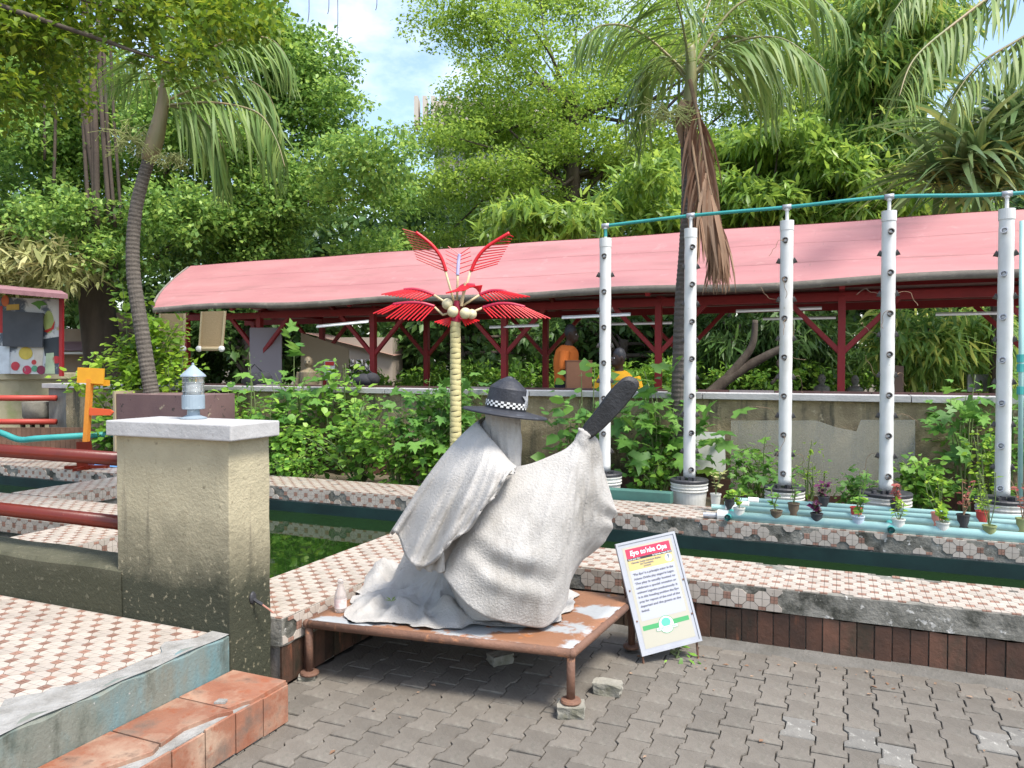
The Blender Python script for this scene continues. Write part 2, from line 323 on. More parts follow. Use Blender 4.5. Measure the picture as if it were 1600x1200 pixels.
def mosaic(parent, o, ex, ey, w, h, cap, skip=None, phase=(0, 0)):
    """lay the mosaic on the w x h rectangle at o spanned by unit vectors ex, ey; nearest whole pieces become parts"""
    o = Vector(o); ex = Vector(ex); ey = Vector(ey); ez = ex.cross(ey); R = Matrix((ex, ey, ez)).transposed().to_4x4()
    items = []
    for i in range(-1, int(w/A)+3):
        for j in range(-1, int(h/A)+3):
            x = i*A+phase[0]; y = j*A+phase[1]; red = (i+j) % 2 == 0
            base = [(a+x, b+y) for a, b in (dot if red else octo)]
            c = clip(base, .002, w-.002, .002, h-.002)
            if len(c) < 3: continue
            if skip and skip(x, y): continue
            ar = abs(sum(c[k][0]*c[(k+1) % len(c)][1]-c[(k+1) % len(c)][0]*c[k][1] for k in range(len(c))))/2
            if ar < 1e-5: continue
            wp = o+ex*x+ey*y; dd = (wp-Vector((0, 0, EYE))); dep = dd.dot(FW); u = 800+FPX*dd.dot(RT)/max(dep, .1); v = 570-FPX*dd.z/max(dep, .1)
            vis = dep > .5 and -20 < u < 1620 and v < 1215
            full = ar > (.0013 if red else .0055)
            items.append((not vis, not full, dd.length, red, x, y, c))
    items.sort(key=lambda t: (t[0], t[2])); cnt = 0; rest = {0: MB(), 1: MB()}
    for nv, nf, dist, red, x, y, c in items:
        dz = random.uniform(-.0006, .0010)
        if not nv and not nf and cnt < cap:
            cnt += 1; q = bpy.data.objects.new('accent_tile' if red else 'tile', DOT if red else OCT); COL.objects.link(q); q.parent = parent
            q.matrix_parent_inverse = Matrix.Translation(-parent.location)
            M = R.copy(); M.translation = o+ex*x+ey*y+ez*(.002+dz); q.matrix_basis = M
        else:
            b = rest[red]
            for c in quarters(c, x, y):
              n = len(c)
              b.add([o+ex*a+ey*bb+ez*(-.001) for a, bb in c]+[o+ex*a+ey*bb+ez*(.0045+dz) for a, bb in c], [tuple(range(n, 2*n))]+[(i, (i+1) % n, n+(i+1) % n, n+i) for i in range(n)])
    if rest[0].v: tag(rest[0].build('tile', MT['tile_white'], parent), kind='stuff')
    if rest[1].v: tag(rest[1].build('accent_tile', MT['tile_red'], parent), kind='stuff')
ZC = .34
def vn(x, y, s=1.0):
    return math.sin(x*7.1*s+1.3)*math.sin(y*9.7*s+.4)+.6*math.sin(x*17*s+y*13*s)
# raised platform in front of the pier, teal riser
pl = MB().prism([(-9, .2), (-2.53, .2), (-2.53, 2.63), (-9, 2.63)], -.02, ZC-.003).build('platform', MT['grout']); tag(pl, kind='structure')
mosaic(pl, (-5.4, 1.0, ZC-.003), (1, 0, 0), (0, 1, 0), 2.78, 1.62, 300)
xs = [.3+i*.0466 for i in range(51)]
rz = MB(); prof = lambda y: .012*math.sin(y*11)+.010*math.sin(y*29)
rz.grid([[(-2.507+.004*math.sin(y*17), y, .0) for y in xs], [(-2.500+.004*math.sin(y*23), y, .335+.006*math.sin(y*31)) for y in xs], [(-2.520, y, .347+.004*math.sin(y*19)) for y in xs],
         [(-2.60-max(0, prof(y))*4-(.07 if y < 1.95 else 0), y, .3455) for y in xs], [(-2.61-max(0, prof(y))*4-(.07 if y < 1.95 else 0), y, .330) for y in xs]])
ro = rz.build('riser', MT['teal_paint'], pl, smooth=False)
ld = MB(); ld.grid([[(-2.503, y, .3475+.003*math.sin(y*19)) for y in xs], [(-2.60-max(0, prof(y))*4-(.075 if y < 1.95 else 0), y, .3485) for y in xs]]); ld.build('bare_edge', MT['mortar'], pl)
# terracotta step
stp = MB().prism([(-2.50, .3), (-2.205, .3), (-2.205, 2.645), (-2.50, 2.645)], -.02, .165).build('step', MT['mortar']); tag(stp, kind='structure')
y = 2.65; k = 0
while y > .7:
    L_ = .315; y0 = y-L_+.004
    brk = k in (1, 2)
    x1 = -2.2
    pts = [(-2.497, y0), (x1-(.0 if not brk else .05), y0), (x1-(.07 if k == 1 else .085 if k == 2 else 0), (y0+y)/2-.03), (x1-(.035 if k == 1 else .03 if k == 2 else 0), y-.05), (x1, y-.004) if k != 2 else (x1-.05, y-.004), (-2.497, y-.004)]
    if k == 0: pts = [(-2.497, y0), (x1-.035, y0), (x1-.02, y0+.07), (x1, y0+.10), (x1, y-.004), (-2.497, y-.004)]
    MB().prism(pts, .163, .182).build('step_tile', MT['step'], stp, bevel=.002)
    y -= L_; k += 1
y = 2.65
for k in range(12):
    MB().box((-2.1965, y-.079, .083+.004*(k % 3)), (.012, .152, .160)).build('riser_tile', MT['step'], stp, bevel=.002); y -= .158
MB().box((-2.352, 2.651, .085), (.30, .012, .165)).build('riser_tile', MT['step'], stp, bevel=.002)
tag(MB().prism([(-2.31, 2.34), (-2.27, 2.36), (-2.28, 2.385), (-2.315, 2.375)], .183, .192).build('tile_chip', MT['mortar']), 'pale chip of broken tile lying on the terracotta step', 'rubble')

# ---- pond walls with mosaic tops
def pond_wall(label, x0, x1, y0, y1, cap_top, faces, cap_face=60, bare=None, group='tiled pond walls', skip=None, body_in=.03, ph=(0, 0)):
    root = thing('pond_wall', label, 'wall', ((x0+x1)/2, (y0+y1)/2, 0), group)
    MB().box(((x0+x1)/2, (y0+y1)/2, .103), (x1-x0-2*body_in, y1-y0-2*body_in, .21)).build('footing', MT['grout'], root)
    sb = MB(); zt, zb = ZC-.003, .205; rr = random.Random(int(x0*100)); n = max(4, int((x1-x0)/.05)); m = max(4, int((y1-y0)/.05))
    per = [(x0+(x1-x0)*i/n, y0) for i in range(n)]+[(x1, y0+(y1-y0)*i/m) for i in range(m)]+[(x1-(x1-x0)*i/n, y1) for i in range(n)]+[(x0, y1-(y1-y0)*i/m) for i in range(m)]
    cx, cy = (x0+x1)/2, (y0+y1)/2; N = len(per)
    sb.grid([[(x, y, zb+rr.uniform(-.006, .004)) for x, y in per], [(x, y, zt-.004) for x, y in per], [(x-.004*np.sign(x-cx), y-.004*np.sign(y-cy), zt) for x, y in per]][::1], closed=True)
    sb.f.append(tuple(range(2*N, 3*N))); sb.f.append(tuple(range(N))[::-1])
    sb.build('slab', MT['slab_edge'], root)
    mosaic(root, (x0, y0, zt), (1, 0, 0), (0, 1, 0), x1-x0, y1-y0, cap_top, skip=skip, phase=ph)
    for f in faces:
        bf = (lambda a, b: bare(f, a, b)) if bare else None
        if f == 'front': mosaic(root, (x0, y0, zb+.004), (1, 0, 0), (0, 0, 1), x1-x0, zt-zb-.006, cap_face, skip=bf, phase=(0, .065))
        if f == 'right': mosaic(root, (x1, y0, zb+.004), (0, 1, 0), (0, 0, 1), y1-y0, zt-zb-.006, cap_face, skip=bf, phase=(0, .065))
    return root
def front_bare(f, a, b):
    X = -2.43+a
    if X > -.29+.03*math.sin(b*60): return True
    if X < -.80 and vn(a, b, 1.2) > .1: return True
    return b > .085 and (-.62 < X < -.53 or -.51 < X < -.42 or -.40 < X < -.345)
fw = pond_wall('long cream tiled pond wall with brown clay facing behind the leaning sign', -2.43, 5.2, 4.36, 4.88, 300, ['front'], 60, front_bare,
    skip=lambda a, b: (b > .40 and vn(a*1.3, b*3) > .55) or (b < .03 and a > 2.2 and vn(a*2, 1) > .5))
lw = pond_wall('short tiled pond wall running back from the mossy pier beside the table', -2.96, -2.44, 2.906, 4.86, 300, ['right'], 60, lambda f, a, b: vn(a, b, 1.4) > 1.15)
fcop = pond_wall('far tiled pond wall carrying the aqua pipes and white buckets', -12.5, 5.6, 6.10, 6.66, 300, ['front'], 40,
    lambda f, a, b: vn(a*1.1, b*2) > (.1 if a > 10.4 else .6), skip=lambda a, b: vn(a*1.7, b*2.2) > 1.1)
pond_wall('cross pond wall joining the far wall behind the red rails', -7.2, -6.68, 4.78, 6.07, 120, ['right'], 30)
pond_wall('middle pond wall running left behind the upper red rail', -10.5, -5.36, 4.03, 4.75, 200, ['front'], 60)
pond_wall('nearest cross pond wall just behind the mossy parapet', -5.35, -4.70, 3.02, 4.02, 200, ['right'], 60)
# clay facing tiles under the long wall
for k in range(90):
    x = -2.40+k*.083
    if x > 3.4: break
    MB().box((x+.0395, 4.372+random.uniform(-.003, .003), .112), (.0775, .014, .19+random.uniform(-.004, .004))).build('clay_tile', MT['clay'], fw, bevel=.002)
for k in range(19):
    MB().box((-2.452+random.uniform(-.003, .003), 2.952+k*.083, .108), (.014, .0775, .19)).build('clay_tile', MT['clay'], lw, bevel=.002)
# water
wm = bpy.data.materials.new('pond_water'); wm.use_nodes = True; wb = wm.node_tree.nodes['Principled BSDF']
wb.inputs['Base Color'].default_value = (.008, .022, .004, 1); wb.inputs['Roughness'].default_value = .03; wb.inputs['IOR'].default_value = 1.33
t = wm.node_tree; n1 = t.nodes.new('ShaderNodeTexNoise'); n1.inputs['Scale'].default_value = 3; n1.inputs['Detail'].default_value = 3
c1 = t.nodes.new('ShaderNodeTexCoord'); b1 = t.nodes.new('ShaderNodeBump'); b1.inputs['Strength'].default_value = .05; b1.inputs['Distance'].default_value = .02
t.links.new(c1.outputs['Object'], n1.inputs['Vector']); t.links.new(n1.outputs[0], b1.inputs['Height']); t.links.new(b1.outputs[0], wb.inputs['Normal'])
wt = MB().add([(-13, 2.95, .10), (-2.5, 2.95, .10), (-2.5, 4.6, .10), (6, 4.6, .10), (6, 6.4, .10), (-13, 6.4, .10)], [(0, 1, 2, 3, 4, 5)]).build('pond_water', wm)
tag(wt, kind='structure')
# teal painted lining inside the pond's far side, its shadow darkened into the colour
lin_ = MB().box((-3.4, 6.085, .13), (18, .012, .14)).build('pond_lining', mat('pond_lining', (.006, .020, .019), (.010, .034, .031), 4, .6), fcop)

# ---- mossy pier, parapet, lamp
pier = thing('gate_pier', 'mossy cream plastered pier with white slab cap beside the tiled platform', 'pillar', (-2.85, 2.78, 0))
pm_ = MB(); N = 9
def wob(x, y, z): return (x+.0012*math.sin(z*21+y*13), y+.0015*math.sin(z*17+x*19), z)
ring = [(-3.20+.70*i/12, 2.635) for i in range(12)]+[(-2.50, 2.635+.265*i/5) for i in range(5)]+[(-2.50-.70*i/12, 2.90) for i in range(12)]+[(-3.20, 2.90-.265*i/5) for i in range(5)]
rows = [[wob(x, y, z) for x, y in ring] for z in np.linspace(.0, 1.215, 26)]
pm_.grid(rows, closed=True); pm_.build('pier_body', MT['pier'], pier, smooth=False, bevel=.006)
MB().box((-2.835, 2.755, 1.250), (.77, .32, .072)).build('pier_cap', MT['cap_white'], pier, bevel=.006)
cb = MB(); cb.ball((-2.497, 2.775, .47), (.012, .022, .03)); cb.tube([(-2.5, 2.775, .47), (-2.47, 2.775, .455), (-2.455, 2.79, .44)], .008, 6)
cb.build('cable_stub', MT['black'], pier); MB().tube([(-2.462, 2.785, .447), (-2.435, 2.81, .415), (-2.42, 2.825, .395)], .004, 6).build('cable_core', mat('copper_wire', (.42, .20, .15), rough=.5), pier)
par = MB(); xs = np.linspace(-9, -3.17, 70)
par.grid([[(x, 2.632, .30) for x in xs], [(x, 2.628+.003*math.sin(x*9), .553+.004*math.sin(x*7)) for x in xs], [(x, 2.645, .568) for x in xs], [(x, 2.86, .570+.003*math.sin(x*11)) for x in xs], [(x, 2.875, .555) for x in xs], [(x, 2.875, .0) for x in xs]])
po = par.build('parapet', MT['parapet']); tag(po, 'low moss-blackened parapet wall running left from the cream pier', 'wall')
lamp = thing('garden_lamp', 'pale blue bollard lamp with clear glass on the white pier cap', 'lamp', (-2.905, 2.83, 1.2875))
LB = mat('pale_blue_enamel', (.28, .34, .385), (.23, .285, .33), 9, .4, .05, 30, stains=[((.55, .60, .62), 14, .6, .7)])
o_ = (-2.905, 2.83, 1.2875)
MB().lathe([(.062, 0), (.062, .006), (.045, .012), (.03, .02), (.028, .05), (.05, .052)], o_, 24).build('lamp_base', LB, lamp, smooth=False)
MB().lathe([(.050, .0525), (.053, .055), (.053, .128), (.050, .130)], o_, 24).build('lamp_body', LB, lamp, smooth=False)
gl = mat('lamp_glass', (.92, .95, .95), rough=.05, trans=.9, spec=.5); MB().lathe([(.0495, .131), (.0495, .225)], o_, 24, cap=False).build('glass', gl, lamp, smooth=True)
for z in (.150, .173, .196, .219): MB().lathe([(.0502, z-.002), (.0535, z), (.0502, z+.002)], o_, 24, cap=False).build('glass_rib', gl, lamp, smooth=True)
MB().lathe([(.022, .131), (.026, .15), (.026, .185), (.018, .20)], o_, 16).build('bulb', mat('bulb_white', (.75, .76, .74), rough=.3), lamp, smooth=True)
for a in range(3): MB().bar((o_[0]+.046*math.cos(a*2.1+.5), o_[1]+.046*math.sin(a*2.1+.5), o_[2]+.13), (o_[0]+.046*math.cos(a*2.1+.5), o_[1]+.046*math.sin(a*2.1+.5), o_[2]+.228), .005, .005).build('lamp_strut', LB, lamp)
MB().lathe([(.058, .2255), (.060, .230), (.056, .238), (.012, .283), (.006, .290), (.006, .300), (.001, .303)], o_, 24).build('lamp_cap', LB, lamp)
lamp.scale.z = .9
# red rails from the pier
r1 = thing('pipe_rail', 'two thick glossy red pipe rails fixed to the left of the mossy pier', 'railing', (-5, 2.77, .57))
for z in (1.075, .752): MB().tube([(-9, 2.77, z+.012), (-6, 2.77, z+.006), (-3.19, 2.77, z)], .036, 16).build('rail', MT['red_paint'], r1, smooth=True)

# ---- bed soil behind the far wall, garden wall with ledge
so_ = MB(); xs = np.linspace(-13, 7, 90); ys = np.linspace(6.64, 8.05, 10)
so_.grid([[(x, y, .20+.03*vn(x, y)+.02*math.sin(x*3)) for x in xs] for y in ys]); so_.build('planting_bed', MT['soil'], smooth=True); tag(bpy.data.objects['planting_bed'], kind='structure')
gw = thing('garden_wall', 'stained rough garden wall with pale ledge below the pavilion', 'wall', (-3, 8.1, 0))
wl = MB(); xs = np.linspace(-10.8, 8, 260); zs = np.linspace(0, 1.20, 24)
wl.grid([[(x, 8.03+.006*vn(x*3, z*4)+.004*math.sin(x*41+z*37), z) for x in xs] for z in zs]); wl.grid([[(x, 8.03, 1.20) for x in xs], [(x, 8.22, 1.20) for x in xs], [(x, 8.22, 0) for x in xs]])
wl.build('wall_face', MT['gwall'], gw, smooth=True)
for k in range(10):
    x0 = -10.8+k*1.9; MB().box((x0+.947, 8.11, 1.2325), (1.892, .30, .062)).build('ledge_slab', MT['cap_white'], gw, bevel=.004)
MB().box((-1.4, 8.016, .20), (17, .02, .36)).build('skirting', mat('brown_skirting', (.16, .075, .05), (.11, .055, .04), 4, .7, .3, 40, stains=[((.05, .04, .03), 5, .55, .7)]), gw)
tc_ = mat('ledge_tile', (.10, .05, .045), (.07, .035, .03), 3, .5)
for k in range(26): MB().box((-8.5+k*.45, 8.275, 1.262), (.44, .035, .05)).build('edge_tile', mat('ledge_tile_grey', (.2, .17, .17), rough=.6) if k % 7 == 3 else tc_, gw)
# pavilion floor
pf = MB().box((-4, 11.2, .15), (22, 5.9, .36)).build('pavilion_floor', mat('pavilion_floor', (.20, .18, .16), (.14, .125, .11), 3, .7)); tag(pf, kind='structure')
# ---------------------------------------------------------------- pavilion
pv = thing('pavilion', 'long open pavilion with faded pink roof on dark red posts', 'pavilion', (-4, 10.8, .33))
X0, X1 = -10.9, 4.2
def roof_pt(x, s):                      # s: 0 front eave .. 1 ridge .. 2 back eave
    yy = 9.30+1.53*s; zz = 2.50+.89*(s if s <= 1 else 2-s)+.035*math.sin(math.pi*min(s, 2-s))*-1
    if s < .35: zz += .018*math.sin(x*1.9)*(1-s/.35)+.05*max(0, (x+1)/5)*(1-s/.35)
    xl = -11.15+.75*(1-min(s, 2-s))**2.0
    return xl, yy, zz
def roof_rows(s0, s1, n, dz=0):
    rows = []
    for s in np.linspace(s0, s1, n):
        xl, y, z = roof_pt(0, s); xs_ = np.linspace(xl, X1, 120); rows.append([(x, y, roof_pt(x, s)[2]+.006*math.sin(x*2.3+s*5)+dz) for x in xs_])
    return rows
for k_, (a_, b_) in enumerate(((0, .36), (.335, .70), (.675, 1))): MB().grid(roof_rows(a_, b_, 8, .0025*k_)).build('roof_sheet', MT['roof'], pv, smooth=True)
MB().grid(roof_rows(1, 2, 10, .012)).build('roof_sheet', MT['roof'], pv, smooth=True)
MB().grid(roof_rows(.03, 1, 8, -.045)).build('ceiling_panel', MT['ceil'], pv); MB().grid(roof_rows(1, 1.97, 8, -.045)).build('ceiling_panel', MT['ceil'], pv)
fs = MB(); xs = np.linspace(-10.4, X1, 120)
fr = lambda x, dz: (x, 9.295, roof_pt(x, 0)[2]+dz+.010*math.sin(x*5)*(dz < -.05))
fs.grid([[(x, 9.31, roof_pt(x, 0)[2]+.008) for x in xs], [(x, 9.285, roof_pt(x, 0)[2]+.002) for x in xs], [fr(x, -.075) for x in xs], [(x, 9.35, roof_pt(x, 0)[2]-.08) for x in xs]])
fs.build('gutter', MT['fascia'], pv, smooth=True)
fs = MB(); fs.grid([[(x, 12.37, 2.51) for x in xs], [(x, 12.38, 2.37) for x in xs]]); fs.build('gutter', MT['fascia'], pv)
en = MB(); pts = [roof_pt(0, s) for s in np.linspace(0, 2, 24)]
en.tube([(a-.005, b, c+.004) for a, b, c in pts], .022, 6); en.build('roof_end_trim', MT['fascia'], pv)
for i, s in enumerate(np.linspace(.10, 1.90, 17)):
    a, y, z = roof_pt(0, s); MB().bar((a+.15, y, z-.085), (X1, y, z-.085), .045, .06).build('purlin', MT['post_red'], pv)
PX = [-8.8, -6.6, -4.4, -2.2, 0, 2.2]
for Y in (10.0, 11.65):
    MB().bar((-10.6, Y, 2.36), (X1, Y, 2.36), .07, .10).build('beam', MT['post_red'], pv)
    for x in PX+[-10.4]:
        MB().box((x, Y, 1.35), (.085, .085, 2.04)).build('post', MT['post_red'], pv, bevel=.004)
        if x > -10:
            for s in (-1, 1): MB().bar((x+s*.03, Y, 1.72), (x+s*.60, Y, 2.32), .055, .055).build('brace', MT['post_red'], pv)
for x in PX+[-10.4]:
    for s in (-1, 1):
        MB().bar((x, 10.83+s*1.48, 2.43), (x, 10.83, 3.27), .06, .08).build('rafter', MT['post_red'], pv)
    MB().bar((x, 10.0, 2.42), (x, 11.65, 2.42), .06, .07).build('tie_beam', MT['post_red'], pv)
em = bpy.data.materials.new('fluorescent_tube'); em.use_nodes = True; eb = em.node_tree.nodes['Principled BSDF']; eb.inputs['Base Color'].default_value = (.8, .8, .8, 1)
eb.inputs['Emission Color'].default_value = (.92, .94, 1, 1); eb.inputs['Emission Strength'].default_value = .08
for (u, v, u2, v2, d, lab) in [(495, 511, 575, 503, 10.9, 'tube light under the pavilion roof left of the red metal fronds'), (765, 512, 842, 509, 11.0, 'tube light under the roof just right of the red palm sculpture'),
        (878, 497, 985, 492, 10.0, 'tube light above the standing man in orange'), (1150, 487, 1284, 482, 9.9, 'tube light between the second and third white towers'),
        (1192, 499, 1306, 497, 11.0, 'lower tube light beyond the third white tower'), (1462, 492, 1600, 489, 9.4, 'bright tube light at the right end of the pavilion'), (955, 507, 1050, 505, 11.6, 'dim tube light deep in the pavilion behind the first white tower')]:
    a, b = P(u, v, d), P(u2, v2, d-.35); t_ = thing('tube_light', lab, 'light', (a+b)/2, 'fluorescent tubes of the pavilion')
    MB().tube([a, b], .013, 8).build('tube', em, t_, smooth=True); MB().bar(a+Vector((0, .01, .022)), b+Vector((0, .01, .022)), .022, .012).build('batten', MT['cap_white'], t_)
bl = mat('woven_blind', (.38, .27, .15), (.30, .21, .115), 30, .8, .4, 80, stretch=(1, 1, 8)); bt = mat('blind_edge', (.45, .36, .22), rough=.8)
for (uv, lab) in [(((253, 490), (291, 490), (289, 545), (251, 547)), 'tan woven blind hanging at the left end of the pavilion'), (((318, 487), (354, 486), (349, 545), (314, 545)), 'tan woven blind hanging second from the pavilion end')]:
    c = [P(u, v, 10.9) for u, v in uv]; t_ = thing('roller_blind', lab, 'blind', (c[2]+c[3])/2, 'blinds at the pavilion end')
    n_ = Vector((-.2, -1, 0)).normalized()*.02; MB().add(c+[p+n_ for p in c], [(0, 1, 2, 3), (7, 6, 5, 4), (0, 4, 5, 1), (1, 5, 6, 2), (2, 6, 7, 3), (3, 7, 4, 0)]).build('screen', bl, t_)
    for a, b in ((0, 3), (1, 2)): MB().bar(c[a]+n_*1.3, c[b]+n_*1.3, .03, .02).build('edge_strip', bt, t_)
    MB().tube([c[3]+n_, c[2]+n_], .03, 8).build('bottom_roll', bt, t_)
    for q in (c[2], c[3]): MB().ball(q+n_*1.5, .045, 8, 5).build('end_knob', MT['check_white'], t_)

# ---------------------------------------------------------------- people in the pavilion
SK = mat('dark_skin', (.045, .025, .017), (.06, .034, .023), 12, .5)
def finger_hand(m, c, d, up):
    c = Vector(c); d = Vector(d).normalized(); up = Vector(up).normalized(); s = d.cross(up).normalized()
    m.tube([c-d*.03, c+d*.02, c+d*.07], [.027, .036, .032], 8)
    for k, (o, L) in enumerate(((-.027, .055), (-.009, .068), (.009, .064), (.026, .05))):
        b = c+d*.065+s*o; m.tube([b, b+d*L*.5-up*.008, b+d*L*.85-up*.03], [.010, .0095, .008], 6)
    b = c+d*.01+s*.03; m.tube([b, b+s*.03+d*.025, b+s*.035+d*.055-up*.01], [.012, .011, .009], 6)
def person(name_label, base, yaw, joints, shirt, trousers, sh_mat, tr_mat, group=None):
    """joints: local x = person's left, y = behind, z up; one continuous body plus clothing"""
    t_ = thing('person', name_label, 'person', base); R = Matrix.Rotation(yaw, 3, 'Z'); W = lambda p: Vector(base)+R@Vector(p)
    J = joints; b = MB()
    b.tube([W(p) for p in J['spine']], J['spine_r'], 14)
    hd = W(J['head']); q = R@Vector(J.get('look', (0, -1, 0)))
    b.ball(hd, (.078, .085, .118), 14, 10); b.ball(hd+q*.03+Vector((0, 0, -.055)), (.058, .062, .062), 12, 8); b.tube([W(J['spine'][-1]), hd+Vector((0, 0, -.06))], [.055, .052], 10)
    side = q.cross(UP).normalized(); b.tube([hd+q*.08+Vector((0, 0, .01)), hd+q*.10+Vector((0, 0, -.028))], [.010, .018], 8)
    b.ball(hd+q*.088+Vector((0, 0, -.062)), (.022, .022, .010), 8, 5)
    for s in (-1, 1): b.ball(hd+side*s*.08-q*.005, (.016, .02, .032), 8, 6)
    for k in ('armL', 'armR'):
        pts = [W(p) for p in J[k]]; b.tube(cr(pts, 12), list(np.interp(np.linspace(0, 1, 12), [0, .5, 1], [.052, .041, .029])), 10); finger_hand(b, pts[-1], (pts[-1]-pts[-2]), R@Vector((0, -1, .4)))
    for k in ('legL', 'legR'):
        pts = [W(p) for p in J[k]]; b.tube(cr(pts, 14), list(np.interp(np.linspace(0, 1, 14), [0, .5, 1], [.085, .06, .042])), 10)
        b.tube([pts[-1]+Vector((0, 0, -.03)), pts[-1]+R@Vector((0, -.16, -.05))], [.045, .035], 8)
    o = b.build('body', SK, t_, smooth=True); m = o.modifiers.new('re', 'REMESH'); m.mode = 'VOXEL'; m.voxel_size = .010; m.use_smooth_shade = True
    s_ = o.modifiers.new('sm', 'SMOOTH'); s_.factor = .5; s_.iterations = 3
    for s in (-1, 1):
        e = MB().ball(hd+q*.074+side*s*.03+Vector((0, 0, .008)), .009, 8, 6).build('eye', MT['check_white'], o, smooth=True)
    hr = MB(); hr.ball(hd+Vector((0, 0, .028))-q*.012, (.083, .088, .103), 14, 9); hr.build('hair', MT['black'], t_, smooth=True)
    c = MB(); c.tube(cr([W(p) for p in J['spine']], 14), [r+.016 for r in np.interp(np.linspace(0, 1, 14), np.linspace(0, 1, len(J['spine_r'])), J['spine_r'])], 16)
    for k in ('armL', 'armR'):
        pts = cr([W(p) for p in J[k]], 12)[:6]; c.tube(pts, [.073, .071, .069, .067, .066, .066], 12)
    o = c.build('shirt', sh_mat, t_, smooth=True); m = o.modifiers.new('re', 'REMESH'); m.mode = 'VOXEL'; m.voxel_size = .011; m.use_smooth_shade = True
    s_ = o.modifiers.new('sm', 'SMOOTH'); s_.iterations = 5
    c = MB()
    for k in ('legL', 'legR'):
        pts = cr([W(p) for p in J[k]], 14); c.tube(pts[:13], list(np.interp(np.linspace(0, 1, 13), [0, 1], [.108, .068])), 12)
    c.tube([W(J['spine'][0])-Vector((0, 0, .06)), W(J['spine'][0])+Vector((0, 0, .08))], [.15, .155], 14)
    o = c.build('trousers', tr_mat, t_, smooth=True); m = o.modifiers.new('re', 'REMESH'); m.mode = 'VOXEL'; m.voxel_size = .012; m.use_smooth_shade = True
    return t_
b0 = P(884, 600, 10.25); b0.z = .33
person('man standing in an orange shirt and dark trousers holding a brown carton', b0, TH+math.radians(75), dict(
    spine=[(0, 0, .93), (0, .01, 1.08), (0, .0, 1.25), (0, -.02, 1.40), (0, -.03, 1.48)], spine_r=[.135, .13, .155, .14, .06], head=(0, -.075, 1.63), look=(0, -.95, -.2),
    armL=[(.17, -.02, 1.40), (.21, -.02, 1.13), (.15, -.20, .93)], armR=[(-.17, -.02, 1.40), (-.21, -.02, 1.13), (-.15, -.20, .93)],
    legL=[(.09, 0, .92), (.10, -.02, .50), (.10, .02, .08)], legR=[(-.09, 0, .92), (-.10, .02, .50), (-.10, .04, .08)]), 1, 1,
    mat('orange_cotton', (.72, .19, .03), (.62, .15, .025), 6, .85, .2, 30), mat('dark_trousers', (.018, .018, .025), rough=.9))
cm = mat('carton_board', (.24, .115, .065), (.20, .095, .055), 5, .85)
cx_ = P(904, 585, 9.9); bx = thing('carton', 'tall brown carton held in front of the man in orange', 'box', (cx_.x, cx_.y, .33))
MB().box((cx_.x, cx_.y, .965), (.33, .22, 1.27), TH).build('carton_body', cm, bx, bevel=.004); MB().box((cx_.x, cx_.y, 1.604), (.34, .23, .008), TH).build('flap', cm, bx)
b1 = P(968, 600, 9.45); b1.z = .42
st_ = thing('stool', 'low dark stool under the seated man in yellow', 'stool', (b1.x, b1.y, .33))
MB().box((b1.x, b1.y, .815), (.36, .36, .04), TH).build('stool_seat', MT['bark_dark'], st_)
for a in (-1, 1):
    for c in (-1, 1): MB().bar((b1.x+a*.14, b1.y+c*.14, .33), (b1.x+a*.13, b1.y+c*.13, .80), .03, .03).build('leg', MT['bark_dark'], st_)
person('man sitting in a yellow shirt behind the raised black blade', b1, TH+math.radians(-20), dict(
    spine=[(0, 0, .52), (0, .02, .66), (0, .0, .84), (0, -.02, .98), (0, -.03, 1.06)], spine_r=[.15, .14, .165, .15, .06], head=(.0, -.06, 1.21), look=(-.75, -.6, -.1),
    armL=[(.19, -.02, .98), (.25, -.04, .72), (.12, -.28, .62)], armR=[(-.19, -.02, .98), (-.30, -.06, .74), (-.16, -.30, .62)],
    legL=[(.10, 0, .50), (.13, -.42, .50), (.13, -.42, .08)], legR=[(-.10, 0, .50), (-.13, -.42, .50), (-.13, -.42, .08)]), 1, 1,
    mat('yellow_cotton', (.70, .36, .012), (.60, .30, .012), 6, .85, .2, 30), mat('brown_trousers', (.05, .035, .025), rough=.9))

